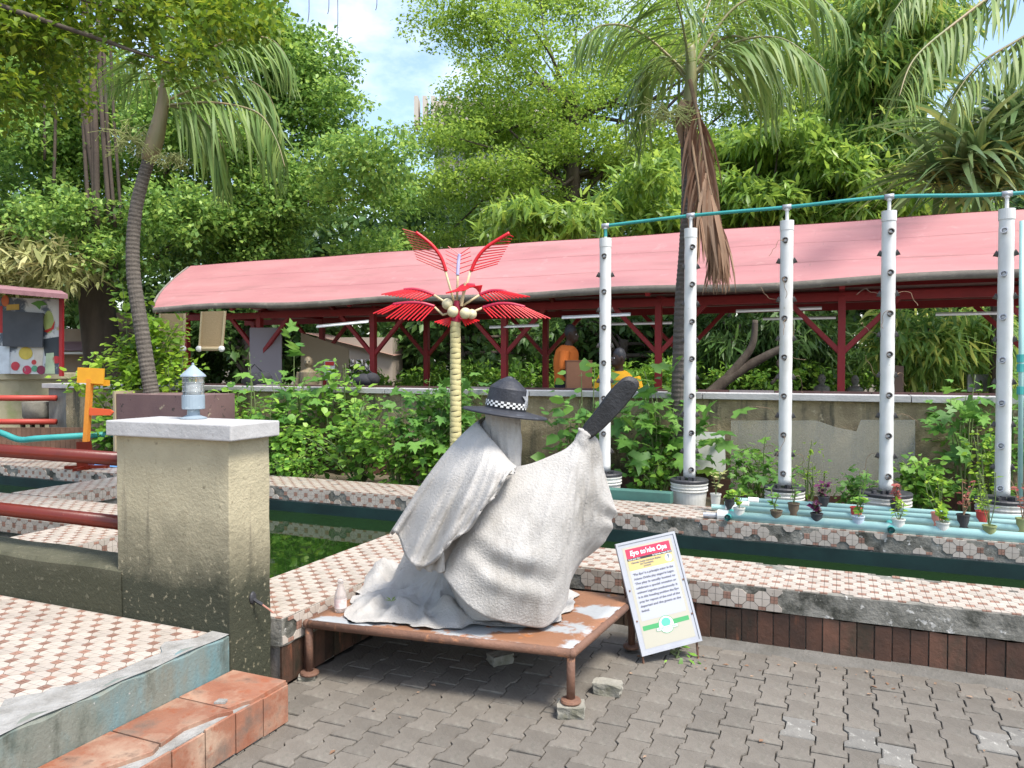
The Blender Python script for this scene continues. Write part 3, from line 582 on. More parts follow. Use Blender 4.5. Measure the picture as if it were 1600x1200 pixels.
# small statues and clutter inside
stone = mat('pale_stone', (.20, .19, .16), (.13, .125, .105), 9, .9, .6, 50); bronze = mat('gilt_plaster', (.26, .21, .13), (.18, .145, .09), 8, .5, .4, 40)
def bust(label, u, v, d, s, m, arms=False):
    c = P(u, v, d); t_ = thing('statue', label, 'statue', (c.x, c.y, 1.26 if d < 10 else .33)); z0 = t_.location.z
    b = MB(); zt = c.z
    b.ball((c.x, c.y, zt), (.085*s, .09*s, .115*s), 12, 9); b.tube([(c.x, c.y, zt-.08*s), (c.x, c.y, zt-.16*s)], [.05*s, .055*s], 10)
    b.tube([(c.x, c.y, zt-.13*s), (c.x, c.y, zt-.18*s), (c.x, c.y, zt-.36*s), (c.x, c.y, zt-.52*s)], [.07*s, .17*s, .165*s, .15*s], 14)
    q = -FW; b.tube([(c.x+q.x*.085*s, c.y+q.y*.085*s, zt+.01*s), (c.x+q.x*.105*s, c.y+q.y*.105*s, zt-.03*s)], [.012*s, .022*s], 8)
    if arms:
        for k in (-1, 1): p = Vector((c.x, c.y, zt))+RT*k*.17*s; b.tube([p-UP*.19*s, p+RT*k*.05*s-UP*.42*s, p+RT*k*.02-FW*.1*s-UP*.58*s], [.055*s, .045*s, .035*s], 10)
    o = b.build('figure', m, t_, smooth=True); r = o.modifiers.new('re', 'REMESH'); r.mode = 'VOXEL'; r.voxel_size = .014*s; r.use_smooth_shade = True
    zb = zt-.50*s; MB().box((c.x, c.y, (z0+zb)/2), (.30*s, .26*s, max(.03, zb-z0)), TH).build('plinth', m, t_)
    for k in (-1, 1): MB().ball(Vector((c.x, c.y, zt+.015*s))+RT*k*.033*s-FW*.082*s, .012*s, 8, 5).build('eye', MT['black'], o)
bust('small gilded figure under the pavilion beside the white notice', 482, 566, 11.6, .8, bronze, True)
bust('grey stone head just left of the red post between the third and fourth towers', 1284, 592, 10.6, .62, stone)
bust('round grey stone head right of the thin red posts', 1336, 594, 10.6, .62, stone)
bg_ = mat('dark_bag', (.02, .02, .024), (.035, .035, .04), 6, .8, .4, 20)
for lab, u, v, d, s in [('black bag lying on the pavilion bench behind the blue lamp', 398, 594, 10.6, (.20, .13, .11)), ('black bag slumped beside a red pavilion post', 568, 595, 10.6, (.17, .12, .10))]:
    c = P(u, v, d); t_ = thing('bag', lab, 'bag', (c.x, c.y, c.z-.12)); b = MB(); b.ball(c, s, 14, 9); b.ball(c+RT*.12+UP*.02, (s[0]*.6, s[1], s[2]*.95), 12, 8)
    b.build('bag_body', bg_, t_, smooth=True); MB().tube([c-RT*.12+UP*.1, c+UP*.22, c+RT*.12+UP*.1], .012, 6).build('strap', bg_, t_, smooth=True)
    bz = MB().box((c.x, c.y, (.33+c.z-.13)/2), (1.0, .4, c.z-.13-.33), TH); q = thing('bench', 'dark bench carrying the '+('black bag behind the lamp' if u < 450 else 'bag by the middle red post'), 'bench', (c.x, c.y, .33)); bz.build('bench_block', MT['bark_dark'], q)
# notice board, panels deep in the pavilion
def panel(name, label, cat, uvs, d, m, th=.03, legs=False):
    c = [P(u, v, d) for u, v in uvs]; t_ = thing(name, label, cat, ((c[2]+c[3])/2)); n_ = FW*th
    MB().add(c+[p+n_ for p in c], [(3, 2, 1, 0), (4, 5, 6, 7), (0, 1, 5, 4), (1, 2, 6, 5), (2, 3, 7, 6), (3, 0, 4, 7)]).build('panel', m, t_)
    if legs:
        for p in (c[2], c[3]): MB().bar(p+n_*.5, Vector((p.x, p.y, .0))+n_*.5, .04, .04).build('leg', MT['post_red'], t_)
    return t_
panel('screen_panel', 'pale lilac partition panel behind the left red posts', 'panel', [(390, 512), (440, 512), (440, 606), (390, 606)], 12.6, mat('lilac_panel', (.30, .26, .28), rough=.8))
panel('screen_panel', 'beige partition panel behind the gilded figure', 'panel', [(470, 520), (545, 545), (545, 608), (470, 608)], 13.2, mat('beige_panel', (.42, .34, .24), rough=.8))
nb = panel('notice_board', 'white notice with red heading beside a red post', 'sign', [(507, 564), (523, 564), (523, 594), (507, 594)], 11.9, MT['check_white'], .015, True)
c = [P(u, v, 11.88) for u, v in ((508, 565), (522, 565), (522, 571), (508, 571))]; MB().add(c, [(3, 2, 1, 0)]).build('heading', mat('red_print', (.55, .04, .04), rough=.7), nb)
panel('door_panel', 'dark brown board leaning far right under the pavilion', 'panel', [(1392, 570), (1412, 572), (1412, 612), (1392, 612)], 11.5, mat('brown_board', (.13, .09, .075), rough=.8))
panel('shutter', 'grey corrugated shutter deep behind the bamboo leaves', 'panel', [(1512, 585), (1548, 585), (1548, 612), (1512, 612)], 12.8, mat('grey_sheet', (.30, .31, .31), (.22, .23, .23), 20, .6, stretch=(1, 1, .02)))
hut = thing('hut', 'small hut with a sloping brown roof seen through the pavilion', 'building', P(560, 600, 17)); hut.location.z = 0
MB().box(P(565, 575, 17), (1.6, 1.5, 1.3), TH).build('wall', mat('hut_wall', (.36, .30, .24), rough=.85), hut); c = P(555, 538, 17)
MB().add([c+RT*-.9-FW*.9+UP*.22, c+RT*1.0-FW*.9-UP*.26, c+RT*1.0+FW*.9-UP*.20, c+RT*-.9+FW*.9+UP*.28], [(0, 1, 2, 3)]).build('roof', mat('hut_roof', (.36, .20, .155), (.28, .16, .13), 3, .9), hut)
for k in range(3): q = P(548+k*14, 580, 16.2); MB().box(q, (.14, .05, .5), TH).build('lattice_panel', mat('lattice', (.4, .4, .4), (.05, .05, .05), 18, .8, lo=.48, hi=.52), hut)

# ---------------------------------------------------------------- left background: kiosk, posts, signpost
kz = thing('drinks_kiosk', 'kiosk wrapped in a printed drinks banner under a low tiled roof', 'kiosk', P(20, 590, 12.5)); kz.location.z = 0
D_ = 12.5
def quad(uv, d, dd=0): return [P(u, v, d-dd) for u, v in uv]
def slab(uv, d, th, name, m, par):
    c = quad(uv, d); n_ = FW*th; return MB().add(c+[p+n_ for p in c], [(3, 2, 1, 0), (4, 5, 6, 7), (0, 1, 5, 4), (1, 2, 6, 5), (2, 3, 7, 6), (3, 0, 4, 7)]).build(name, m, par)
bn = mat('banner_print', (.50, .53, .55), (.62, .62, .58), 3, .5, stains=[((.08, .10, .13), 2.0, .52, .58), ((.50, .42, .20), 3.1, .60, .64)])
slab([(-60, 462), (94, 468), (94, 585), (-60, 583)], D_, .05, 'banner', bn, kz)
slab([(92, 466), (97, 466), (97, 588), (92, 588)], D_-.05, .06, 'corner_post', MT['post_red'], kz)
def printed(name, uvs, col, k): 
    c = quad(uvs, D_, .006+.002*k); MB().add(c, [tuple(range(len(c)))[::-1]]).build(name, mat('print_'+name, col, tuple(x*.8 for x in col), 8, .5), kz)
circ = lambda u, v, r, r2=None, n=14: [(u+r*math.cos(2*math.pi*i/n), v+(r2 or r)*math.sin(2*math.pi*i/n)) for i in range(n)]
printed('red_drape', [(-60, 480), (4, 478), (5, 520), (-60, 522)], (.50, .03, .03), 0); printed('dark_print', [(66, 530), (92, 526), (92, 560), (70, 556)], (.04, .05, .06), 0)
printed('orange_lolly', circ(8, 470, 6, 9), (.62, .14, .03), 1); printed('yellow_print', [(10, 476), (30, 475), (30, 484), (10, 485)], (.6, .36, .05), 1)
printed('green_leaf_print', [(48, 474), (58, 470), (66, 470), (74, 476), (64, 478), (62, 484), (56, 478)], (.10, .28, .04), 1)
printed('lime_glass', circ(76, 503, 8, 18), (.38, .45, .14), 1); printed('chilli', [(68, 517), (80, 512), (86, 500), (84, 514), (74, 520)], (.5, .03, .02), 2)
printed('white_text_panel', [(-40, 542), (15, 540), (15, 584), (-40, 584)], (.62, .68, .72), 1); printed('yellow_drink', circ(40, 552, 11, 10), (.62, .48, .08), 1)
printed('pale_glass', [(52, 546), (68, 544), (66, 574), (55, 574)], (.6, .55, .46), 1); printed('green_glass', [(72, 552), (84, 551), (86, 584), (70, 584)], (.42, .52, .34), 2)
for k, (u, v, r, c_) in enumerate([(24, 572, 7, (.55, .05, .07)), (34, 577, 6, (.6, .62, .58)), (42, 578, 7, (.50, .04, .09)), (54, 576, 5, (.10, .34, .20)), (64, 578, 7, (.22, .03, .07)), (53, 566, 4, (.5, .05, .05)), (88, 562, 6, (.5, .03, .04))]): printed('fruit', circ(u, v, r), c_, 2)
kr = MB(); a = [P(-70, 452, 11.7), P(106, 467, 11.9), P(96, 460, 14.5), P(-70, 444, 14.5)]; kr.add(a+[p+UP*.07 for p in a], [(3, 2, 1, 0), (4, 5, 6, 7), (0, 1, 5, 4), (1, 2, 6, 5), (2, 3, 7, 6), (3, 0, 4, 7)])
kr.build('roof', mat('kiosk_roof', (.30, .15, .16), (.22, .11, .12), 14, .8), kz)
bb = panel('blackboard', 'blank charcoal board hung on the printed kiosk banner', 'board', [(4, 485), (67, 489), (66, 543), (4, 541)], 12.42, mat('charcoal_board', (.055, .06, .068), (.075, .08, .088), 3, .6), .025)
kb = thing('round_plinth', 'round cream concrete plinth carrying the drinks kiosk', 'plinth', P(0, 690, 12.2)); kb.location.z = 0
c = P(-20, 640, 13.6); MB().lathe([(1.46, 0), (1.46, 1.30), (1.50, 1.31), (1.50, 1.40), (0, 1.40)], (c.x, c.y, 0), 48, cap=False).build('drum', mat('cream_concrete', (.42, .38, .26), (.33, .31, .20), 2, .9, .3, 30, stains=[((.24, .27, .12), 2.2, .54, .70), ((.15, .14, .1), 6, .64, .74)]), kb, smooth=False)
ps = thing('end_post', 'grey stained concrete post with white slab cap beyond the rails', 'pillar', P(108, 690, 11.9)); ps.location.z = 0
c = P(112, 650, 12.0); MB().box((c.x, c.y, .60), (.50, .4, 1.20), 0).build('post_body', mat('streaked_concrete', (.24, .235, .21), (.10, .10, .09), 2.5, .9, .4, 30, stretch=(2, 2, .5)), ps, bevel=.01)
MB().box((c.x, c.y, 1.225), (.66, .5, .07)).build('post_cap', MT['cap_white'], ps, bevel=.006)
for k, v in enumerate((622, 659)):
    a, b = P(-80, v, 11.6), P(88, v, 11.75)
    tag(MB().tube([a, b], .045, 12).build('thin_rail', mat('bright_red_rail', (.38, .05, .035), rough=.5), smooth=True), ('upper' if k == 0 else 'lower')+' red rail ending at the grey capped post', 'railing', 'distant red rails')
pt = thing('clay_pot', 'large grey drum pot on a wooden stand behind the distant rails', 'pot', P(58, 680, 12.0)); pt.location.z = .33; c = P(58, 640, 12.05)
MB().lathe([(.17, -.16), (.20, -.1), (.205, .12), (.19, .125), (.18, .05)], c, 20).build('drum', stone, pt, smooth=True)
for k in (-1, 1):
    for j in (-1, 1): MB().bar(c+RT*k*.15+FW*j*.12-UP*.50, c+RT*k*.15+FW*j*.12-UP*.16, .05, .05).build('leg', MT['bark_dark'], pt)
MB().box(c-UP*.19, (.42, .36, .05), TH).build('shelf', stone, pt)
wf = thing('plank_fence', 'low brown plank fence behind the pond at the far left', 'fence', P(90, 700, 10.2)); wf.location.z = 0
pk = mat('brown_plank', (.20, .11, .07), (.13, .075, .05), 5, .85, .4, 30, rnd=.2)
for k in range(34):
    q = P(-30+k*7.6, 690, 10.4); MB().box((q.x, q.y, .34), (.062, .03, .72), TH).build('plank', pk, wf)
# teal hose rail
tag(MB().tube(cr([P(-40, 668, 9.4), P(0, 676, 9.4), P(30, 687, 9.4), P(60, 685, 9.4), P(140, 680, 9.6), P(200, 677, 9.8)], 20), .038, 10).build('water_pipe', MT['teal_pipe'], smooth=True), 'bent teal water pipe crossing behind the thick red rail', 'pipe')
sp = thing('signpost', 'orange signpost with two yellow boards and a red arrow', 'sign', PZ(132, 733, .345)); og = mat('orange_paint', (.70, .26, .03), (.62, .22, .03), 6, .6); yl = mat('amber_board', (.75, .36, .02), (.66, .30, .02), 5, .6); b_ = sp.location; dS = b_.dot(FW)
MB().bar(b_, P(141, 592, dS), .07, .05).build('stake', og, sp); MB().box(b_+UP*.16, (.13, .09, .32), TH).build('stake_foot', MT['red_paint'], sp)
MB().bar(b_+RT*-.22+UP*.02, b_+RT*.28+UP*.03, .05, .035).build('foot_bar', MT['red_paint'], sp); MB().bar(b_+FW*-.2+UP*.02, b_+FW*.2+UP*.02, .05, .035).build('foot_bar', MT['red_paint'], sp)
for nm, uv, m_, dd in (('board', [(121, 574), (162, 576), (161, 600), (120, 598)], yl, -.03), ('board', [(143, 592), (170, 594), (170, 603), (143, 602)], yl, .05), ('arrow_board', [(140, 637), (172, 640), (177, 644), (172, 649), (139, 649)], mat('orange_red_paint', (.66, .10, .03), rough=.6), -.03)):
    c = quad(uv, dS+dd); n_ = FW*.025; k = len(c); MB().add(c+[p+n_ for p in c], [tuple(range(k))[::-1], tuple(range(k, 2*k))]+[(i, (i+1) % k, k+(i+1) % k, k+i) for i in range(k)]).build(nm, m_, sp)
tp = MB(); c = PZ(163, 728, .345); rr = random.Random(3); rows = []
for i in range(13):
    rows.append([c+RT*(-.22+.44*j/16)+FW*(-.14+.28*i/12)+UP*(max(0, (1-((j-8)/8.2)**2)*(1-((i-6)/6.2)**2))*(.09+.05*rr.random())+.003) for j in range(17)])
tag(tp.grid(rows).build('tarpaulin', mat('blue_tarp', (.06, .17, .38), (.10, .25, .48), 9, .5, .4, 25), smooth=True), 'crumpled blue tarpaulin lying by the signpost foot', 'tarpaulin')
pbx = thing('planter_box', 'peeling purple-brown planter box behind the white capped pier', 'planter', (-7.45, 6.98, 0))
MB().box((-7.45, 6.98, .60), (1.28, .62, 1.20)).build('box_body', mat('peeling_mauve', (.17, .105, .10), (.14, .085, .085), 3, .8, .3, 30, stains=[((.42, .36, .24), 5.2, .64, .67), ((.06, .045, .04), 7, .63, .66)]), pbx, bevel=.006)
MB().box((-8.107, 6.98, .62), (.03, .66, 1.22)).build('corner_trim', mat('sand_trim', (.36, .30, .2), rough=.85), pbx)
# far stalls at left
fk = thing('market_stall', 'pink roofed stall with beige shutters behind the signpost', 'kiosk', P(150, 600, 19)); fk.location.z = 0
MB().box(P(135, 570, 19), (1.5, 1.6, 1.7), TH).build('wall', mat('stall_beige', (.42, .33, .25), (.36, .28, .21), 3, .8), fk); MB().box(P(152, 560, 18.1), (.55, .05, .75), TH).build('shutter', mat('stall_shutter', (.13, .125, .13), rough=.8), fk)
pkr = mat('mauve_roof', (.40, .24, .27), (.34, .20, .23), 4, .7)
c = P(127, 530, 18.8); MB().add([c+RT*-1.1-FW*1.2-UP*.3, c+RT*1.1-FW*1.2-UP*.3, c+RT*1.1+FW*1.2-UP*.3, c+RT*-1.1+FW*1.2-UP*.3, c+RT*-.35+UP*.15, c+RT*.35+UP*.15], [(0, 1, 5, 4), (1, 2, 5), (2, 3, 4, 5), (3, 0, 4), (3, 2, 1, 0)]).build('roof', pkr, fk)
MB().box(c-UP*.36-FW*1.25, (2.3, .3, .05), TH).build('awning', MT['check_white'], fk); MB().box(c-UP*.05-FW*.3, (1.8, .3, .5), TH).build('roof_band', pkr, fk)
f2 = thing('market_stall', 'beige stall with grey window half hidden by the palm trunk', 'kiosk', P(190, 600, 20)); f2.location.z = 0
MB().box(P(192, 570, 20), (1.3, 1.6, 2.6), TH).build('wall', mat('stall_tan', (.36, .27, .21), rough=.85), f2); MB().box(P(172, 545, 18.9), (.9, .06, .9), TH).build('shutter', mat('stall_brown', (.26, .20, .165), rough=.8), f2); MB().box(P(190, 612, 19), (3, .4, .08), TH).build('counter', MT['cap_white'], f2)
# ---------------------------------------------------------------- rusty pipe table
tb = thing('metal_table', 'low rusting sheet-metal table on pipe legs under the white statue', 'table', (-1.75, 3.55, 0))
C4_ = [Vector((-2.405, 3.05, 0)), Vector((-1.08, 3.195, 0)), Vector((-1.02, 4.05, 0)), Vector((-2.40, 3.98, 0))]
cen = sum(C4_, Vector())/4
tp = MB(); n = 24; rows = []
for i in range(n+1):
    a = C4_[0].lerp(C4_[3], i/n); b = C4_[1].lerp(C4_[2], i/n)
    rows.append([a.lerp(b, j/n)+Vector((0, 0, .297-.004*math.sin(math.pi*j/n)*math.sin(math.pi*i/n)+.0015*vn(i*.3, j*.3))) for j in range(n+1)])
tp.grid(rows); o = tp.build('table_top', MT['steel'], tb, smooth=True); s_ = o.modifiers.new('th', 'SOLIDIFY'); s_.thickness = .004; s_.offset = -1
for i in range(4):
    a = C4_[i]; b = C4_[(i+1) % 4]; d = (b-a).normalized()
    MB().tube([a+UP*.276-d*.0, b+UP*.276+d*.0], .021, 12).build('frame_pipe', MT['rust'], tb, smooth=True)
    MB().ball(a+UP*.276, .0225, 12, 8).build('frame_corner', MT['rust'], tb, smooth=True)
for c, hb in zip(C4_, (.025, .055, .02, .02)):
    q = c.lerp(cen, .012)
    MB().tube([q+UP*(hb+.012), q+UP*.27], .019, 12).build('leg', MT['rust'], tb, smooth=True)
    MB().lathe([(.045, hb), (.047, hb+.006), (.043, hb+.014), (.022, hb+.018)], (q.x, q.y, 0), 18).build('foot_flange', MT['rust'], tb)
cst = mat('concrete_lump', (.30, .28, .235), (.20, .19, .155), 8, .95, 1, 35, stains=[((.13, .125, .08), 6, .55, .7)])
def lump(label, cat, c, d, rz, seed, m=None):
    rr = random.Random(seed); b = bmesh.new(); bmesh.ops.create_cube(b, size=1); bmesh.ops.subdivide_edges(b, edges=b.edges[:], cuts=3, use_grid_fill=True)
    for v in b.verts:
        v.co = Vector((v.co.x*d[0], v.co.y*d[1], v.co.z*d[2]))*(1-.09*max(0, v.co.length-.55)*2)+Vector([rr.uniform(-.04, .04)*k for k in d])
    me = bpy.data.meshes.new('concrete_lump'); b.to_mesh(me); b.free()
    o = link('concrete_block', me, m or cst, loc=(c[0], c[1], c[2]+d[2]/2), smooth=False); o.rotation_euler.z = rz; return tag(o, label, cat)
lump('rough concrete block under the front right table leg', 'block', (C4_[1].x-.005, C4_[1].y+.0, -.008), (.12, .10, .062), .3, 1)
lump('loose broken paver lying between the table leg and the sign', 'block', (-1.0, 3.48, .0), (.135, .085, .055), .1, 2)
lump('flat pale stone wedged under the front left table leg', 'stone', (C4_[0].x, C4_[0].y, -.003), (.085, .055, .028), .5, 3)
lump('small concrete lump in the shadow under the table', 'stone', (-1.62, 3.62, .0), (.12, .09, .05), .9, 4)
bt_ = thing('glass_bottle', 'small clear glass bottle with worn label on the table corner', 'bottle', (-2.325, 3.215, .298))
bo = (-2.325, 3.215, .298)
gb = mat('bottle_glass', (.80, .72, .68), rough=.08, trans=.55, spec=.5, alpha=.85)
MB().lathe([(.026, 0), (.031, .004), (.031, .075), (.028, .095), (.016, .125), (.013, .150), (.015, .152), (.015, .165), (.012, .167)], bo, 20).build('bottle_body', gb, bt_, smooth=True)
MB().lathe([(.0316, .022), (.0316, .070)], bo, 20, cap=False).build('label_band', mat('bottle_label', (.60, .42, .40), (.66, .62, .60), 50, .6), bt_, smooth=True)

# ---------------------------------------------------------------- robed statue
DS = 3.75
ey = thing('robed_statue', 'kneeling grey-white robed statue in a black hat raising a black blade', 'statue', (-1.75, 3.5, .30))
def S(u, v, dy=0): return P(u, v, DS+dy)
def zfloor(p, z=.302): return Vector((p.x, p.y, max(p.z, z)))
# body core: stacked ellipses
def loft(rings, n=40, nz=40, flute=0, fk=9):
    rs = cr(rings, nz); rows = []
    for k, (u, v, hw, dd, dy) in enumerate(rs):
        row = []
        for j in range(n):
            a = 2*math.pi*j/n; f = 1+flute*math.sin(a*fk+v*.01)
            row.append(zfloor(S(u+hw*f*math.cos(a), v, dy+dd*f*math.sin(a))))
        rows.append(row)
    b = MB().grid(rows, closed=True); N = n; b.f.append(tuple(range(N))); b.f.append(tuple(range((nz-1)*N, nz*N))[::-1]); return b
core = loft([(784, 655, 26, .08, .03), (772, 690, 44, .12, .06), (752, 730, 60, .16, .08), (732, 790, 72, .18, .09), (735, 840, 66, .18, .10), (752, 890, 58, .19, .10), (768, 940, 56, .20, .08), (776, 970, 56, .20, .08)])
# right arm sheet: columns that fan from the raised hand to the hem
top = [(776, 742), (800, 731), (830, 724), (858, 713), (882, 702), (896, 690), (904, 680), (914, 677), (926, 683), (936, 698), (941, 722)]
bot = [(689, 890), (703, 909), (730, 940), (762, 964), (803, 977), (846, 984), (868, 968), (885, 942), (891, 912), (900, 892), (912, 876)]
EDGE = cr([(938, 700), (944, 735), (951, 765), (963, 793), (963, 802), (956, 814), (957, 828), (946, 845), (932, 860), (920, 868), (912, 876)], 72)
dto = [-.03, -.05, -.05, -.04, -.03, -.02, -.02, -.01, .0, .02, .05]
dbo = [-.14, -.20, -.235, -.235, -.20, -.165, -.11, -.04, .03, .07, .11]
NS, NT = 110, 72
TB = cr([t+b+(x, y) for t, b, x, y in zip(top, bot, dto, dbo)], NS); rows_f = []; rows_b = []
rs_ = random.Random(5)
for i in range(NS):
    s = i/(NS-1); tu, tv, bu, bv, d0, d1 = TB[i]; rf = []; rb = []
    for j in range(NT):
        t = j/(NT-1)
        u = tu+(bu-tu)*t; v = tv+(bv-tv)*t
        we = max(0, (s-.70)/.30)**1.6; eu, ev = EDGE[j]
        u += (eu-(TB[-1][0]+(TB[-1][2]-TB[-1][0])*t))*we; v += (ev-(TB[-1][1]+(TB[-1][3]-TB[-1][1])*t))*we
        u += 1.6*math.sin(t*37)*we
        v += 6*math.sin(math.pi*s*3.2)*t*(1-s)                         # uneven hem
        bulge = .085*math.sin(math.pi*min(1, t*.92))*math.sin(math.pi*min(1, .10+s*.86))**.8
        # folds: fan from the hand, sagging swags low on the left
        fold = .010*math.sin(s*15+2.0*t)*math.sin(math.pi*min(1, t*1.05))
        fold += sum(h*math.exp(-abs(s-s0-k1*t)/wd)*min(1, t*2.2)*min(1, (1.15-t)*2) for s0, k1, wd, h in ((.52, .05, .03, .014), (.63, .04, .022, .030), (.71, .03, .02, .020), (.79, .02, .02, .026), (.87, .01, .018, .022), (.94, .0, .015, .018), (.40, .02, .03, .012), (.30, .0, .03, .012)))
        sw = (t-.62-.25*(s-.35)); fold += .020*math.exp(-(sw/.06)**2)*math.exp(-((s-.30)/.22)**2)
        sw = (t-.80-.15*(s-.30)); fold += .016*math.exp(-(sw/.05)**2)*math.exp(-((s-.36)/.20)**2)
        fold -= .015*math.exp(-((t-.72-.2*(s-.33))/.05)**2)*math.exp(-((s-.3)/.2)**2)
        fold += .0
        fold += .003*vn(s*2.1, t*2.3)
        dy = d0+(d1-d0)*t-bulge-fold
        th = .03+.20*math.sin(math.pi*t)**.7*(1-.55*s)*math.sin(math.pi*min(1, .12+.88*(1-s)))
        if s > .9: th *= max(.12, (1-s)/.1)
        th = max(th, .022)
        rf.append(zfloor(S(u, v, dy))); rb.append(zfloor(S(u, v, dy+th)))
    rows_f.append(rf); rows_b.append(rb)
rb_ = MB(); loopn = 2*NT
rows = [rows_f[i]+rows_b[i][::-1] for i in range(NS)]
rb_.grid(rows, closed=True); rb_.f.append(tuple(range(loopn))[::-1]); rb_.f.append(tuple(range((NS-1)*loopn, NS*loopn)))
rb_.v += core.v; n0 = len(rb_.v)-len(core.v); rb_.f += [tuple(i+n0 for i in f) for f in core.f]
# cloth gathered round the fist, and the fist's knuckles through it
rb_.tube([S(905, 705, 0), S(909, 688, -.005), S(913, 676, -.005), S(917, 668, 0)], [.036, .036, .030, .017], 14)
for k in range(4): rb_.ball(S(905+k*4.6, 671+k*2.4, -.022), .010, 8, 6)
rb_.ball(S(920, 681, -.022), .012, 8, 6)
o = rb_.build('robe', MT['robe'], ey, smooth=True); m = o.modifiers.new('re', 'REMESH'); m.mode = 'VOXEL'; m.voxel_size = .0055; m.use_smooth_shade = True
m = o.modifiers.new('sm', 'SMOOTH'); m.factor = .5; m.iterations = 2
# cape over the back: neck line to hem
ctop = [(788, 650, .15), (764, 652, .13), (752, 657, .06), (750, 663, -.02), (756, 672, -.07), (764, 682, -.10), (772, 692, -.115), (783, 706, -.125), (796, 722, -.125), (806, 730, -.10)]
chem = [(700, 800, .42), (640, 812, .36), (611, 832, .17), (627, 843, .03), (646, 887, -.12), (694, 861, -.225), (732, 823, -.275), (764, 785, -.27), (786, 750, -.24), (803, 735, -.19)]
cbul = [.04, .04, .03, .035, .045, .055, .055, .045, .03, .01]
NS2, NT2 = 120, 50; CT = cr([a+b+(c,) for a, b, c in zip(ctop, chem, cbul)], NS2); rows = []
for i in range(NS2):
    s = i/(NS2-1); a0, a1, a2, b0_, b1_, b2_, bl_ = CT[i]; row = []
    for j in range(NT2):
        t = j/(NT2-1); sil = math.exp(-((s-.25)/.16)**2)
        u = a0+(b0_-a0)*t; v = a1+(b1_-a1)*t
        u += -9*math.sin(math.pi*t**.7)*sil+10*math.sin(math.pi*t)*math.exp(-((s-.75)/.15)**2); v += -6*math.sin(math.pi*t**.7)*sil
        dy = a2+(b2_-a2)*t-bl_*math.sin(math.pi*min(1, t*1.05))
        fold = (.062*(1-abs(math.sin(s*21+.8*math.sin(t*2.5))))**1.4+.026*(1-abs(math.sin(s*37+1.5*t+.6)))**1.6)*t**1.15*(.55+.8*math.exp(-((s-.33)/.18)**2))
        fold += .022*math.exp(-((s-.44-.03*t)/.022)**2)*t+.02*math.exp(-((s-.53)/.025)**2)*t*t-.018*math.exp(-((s-.485)/.02)**2)*t
        fold += .003*vn(s*2.4, t*2.0)
        vv = v+5*math.sin(s*40)*t**4
        row.append(zfloor(S(u, vv, dy-fold)))
    rows.append(row)
o = MB().grid(rows).build('cape', MT['robe'], ey, smooth=True); m = o.modifiers.new('th', 'SOLIDIFY'); m.thickness = .013; m.offset = 0
# turned-over tail of the cape
tl = []
for i in range(30):
    s = i/29; r = []
    for j in range(14):
        t = j/13; r.append(zfloor(S(648+s*44+3*t, 876-s*20+t*(12+26*s)+2*math.sin(s*17), -.10-.09*s-.012*math.sin(s*15+t*2)+.01*t)))
    tl.append(r)
o = MB().grid(tl).build('cape_fold', MT['robe'], ey, smooth=True); m = o.modifiers.new('th', 'SOLIDIFY'); m.thickness = .012; m.offset = 0
# veil hanging from the hat
o = loft([(786, 634, 27, .085, .0), (786, 660, 27, .085, .0), (788, 690, 26, .08, -.005), (791, 715, 23, .075, -.01), (794, 738, 19, .065, -.01)], 64, 30, .03, 13).build('veil', MT['robe'], ey, smooth=True)
# skirt spread over the table: polar heap with radial folds
ctr = PZ(690, 930, .3); outl = [(536, 966), (552, 973), (585, 977), (615, 974), (650, 982), (690, 985), (740, 980), (790, 980), (850, 984), (885, 960), (900, 930), (870, 912), (800, 902), (720, 897), (650, 893), (600, 893), (572, 905), (560, 930), (545, 950)]
op = [PZ(u, v, .3)-ctr for u, v in outl]; ang = np.array([math.atan2(p.y, p.x) for p in op]); rad = np.array([math.hypot(p.x, p.y) for p in op]); od = np.argsort(ang); ang = ang[od]; rad = rad[od]
lumps = [(PZ(588, 914, .3), .11, .085), (PZ(610, 908, .3), .13, .09), (PZ(640, 920, .3), .17, .075), (PZ(672, 920, .3), .27, .085), (PZ(715, 926, .3), .26, .13), (PZ(760, 950, .3), .09, .14), (PZ(585, 950, .3), .045, .06), (PZ(640, 958, .3), .05, .05), (PZ(700, 962, .3), .06, .06)]
valley = [(PZ(608, 918, .3), .10, .035), (PZ(622, 930, .3), .06, .035), (PZ(655, 940, .3), .05, .03), (PZ(600, 955, .3), .025, .03), (PZ(672, 966, .3), .035, .025)]
lumps += [(a_, -b_, c_) for a_, b_, c_ in valley]
rows = []; NA = 160; NR = 44
for i in range(NR):
    q = i/(NR-1); row = []
    for j in range(NA):
        a = -math.pi+2*math.pi*j/NA; R_ = float(np.interp(a, ang, rad, period=2*math.pi))*(1+.018*math.sin(a*19)+.012*math.sin(a*33+1))
        x = ctr.x+math.cos(a)*R_*q; y_ = ctr.y+math.sin(a)*R_*q; z = 0
        for L_, h, sg in lumps: z += h*math.exp(-((x-L_.x)**2+(y_-L_.y)**2)/(sg*sg))
        z *= (1-q**4); z += (.070*(1-abs(math.sin(a*4.5+2.5*q+1.2*math.sin(q*5))))**1.5*q+.045*(1-abs(math.sin(a*8-4*q+.7)))**2*q)*(1-q**5)+.010*(1-q**8)+.006*max(0, vn(x*5, y_*5))
        if q > .96: z = .004+.010*max(0, math.sin(a*14))
        row.append((x, y_, .3015+z))
    rows.append(row)
sk = MB().grid(rows, closed=True); sk.f.append(tuple(range((NR-1)*NA, NR*NA))[::-1]); o = sk.build('skirt', MT['robe'], ey, smooth=True)
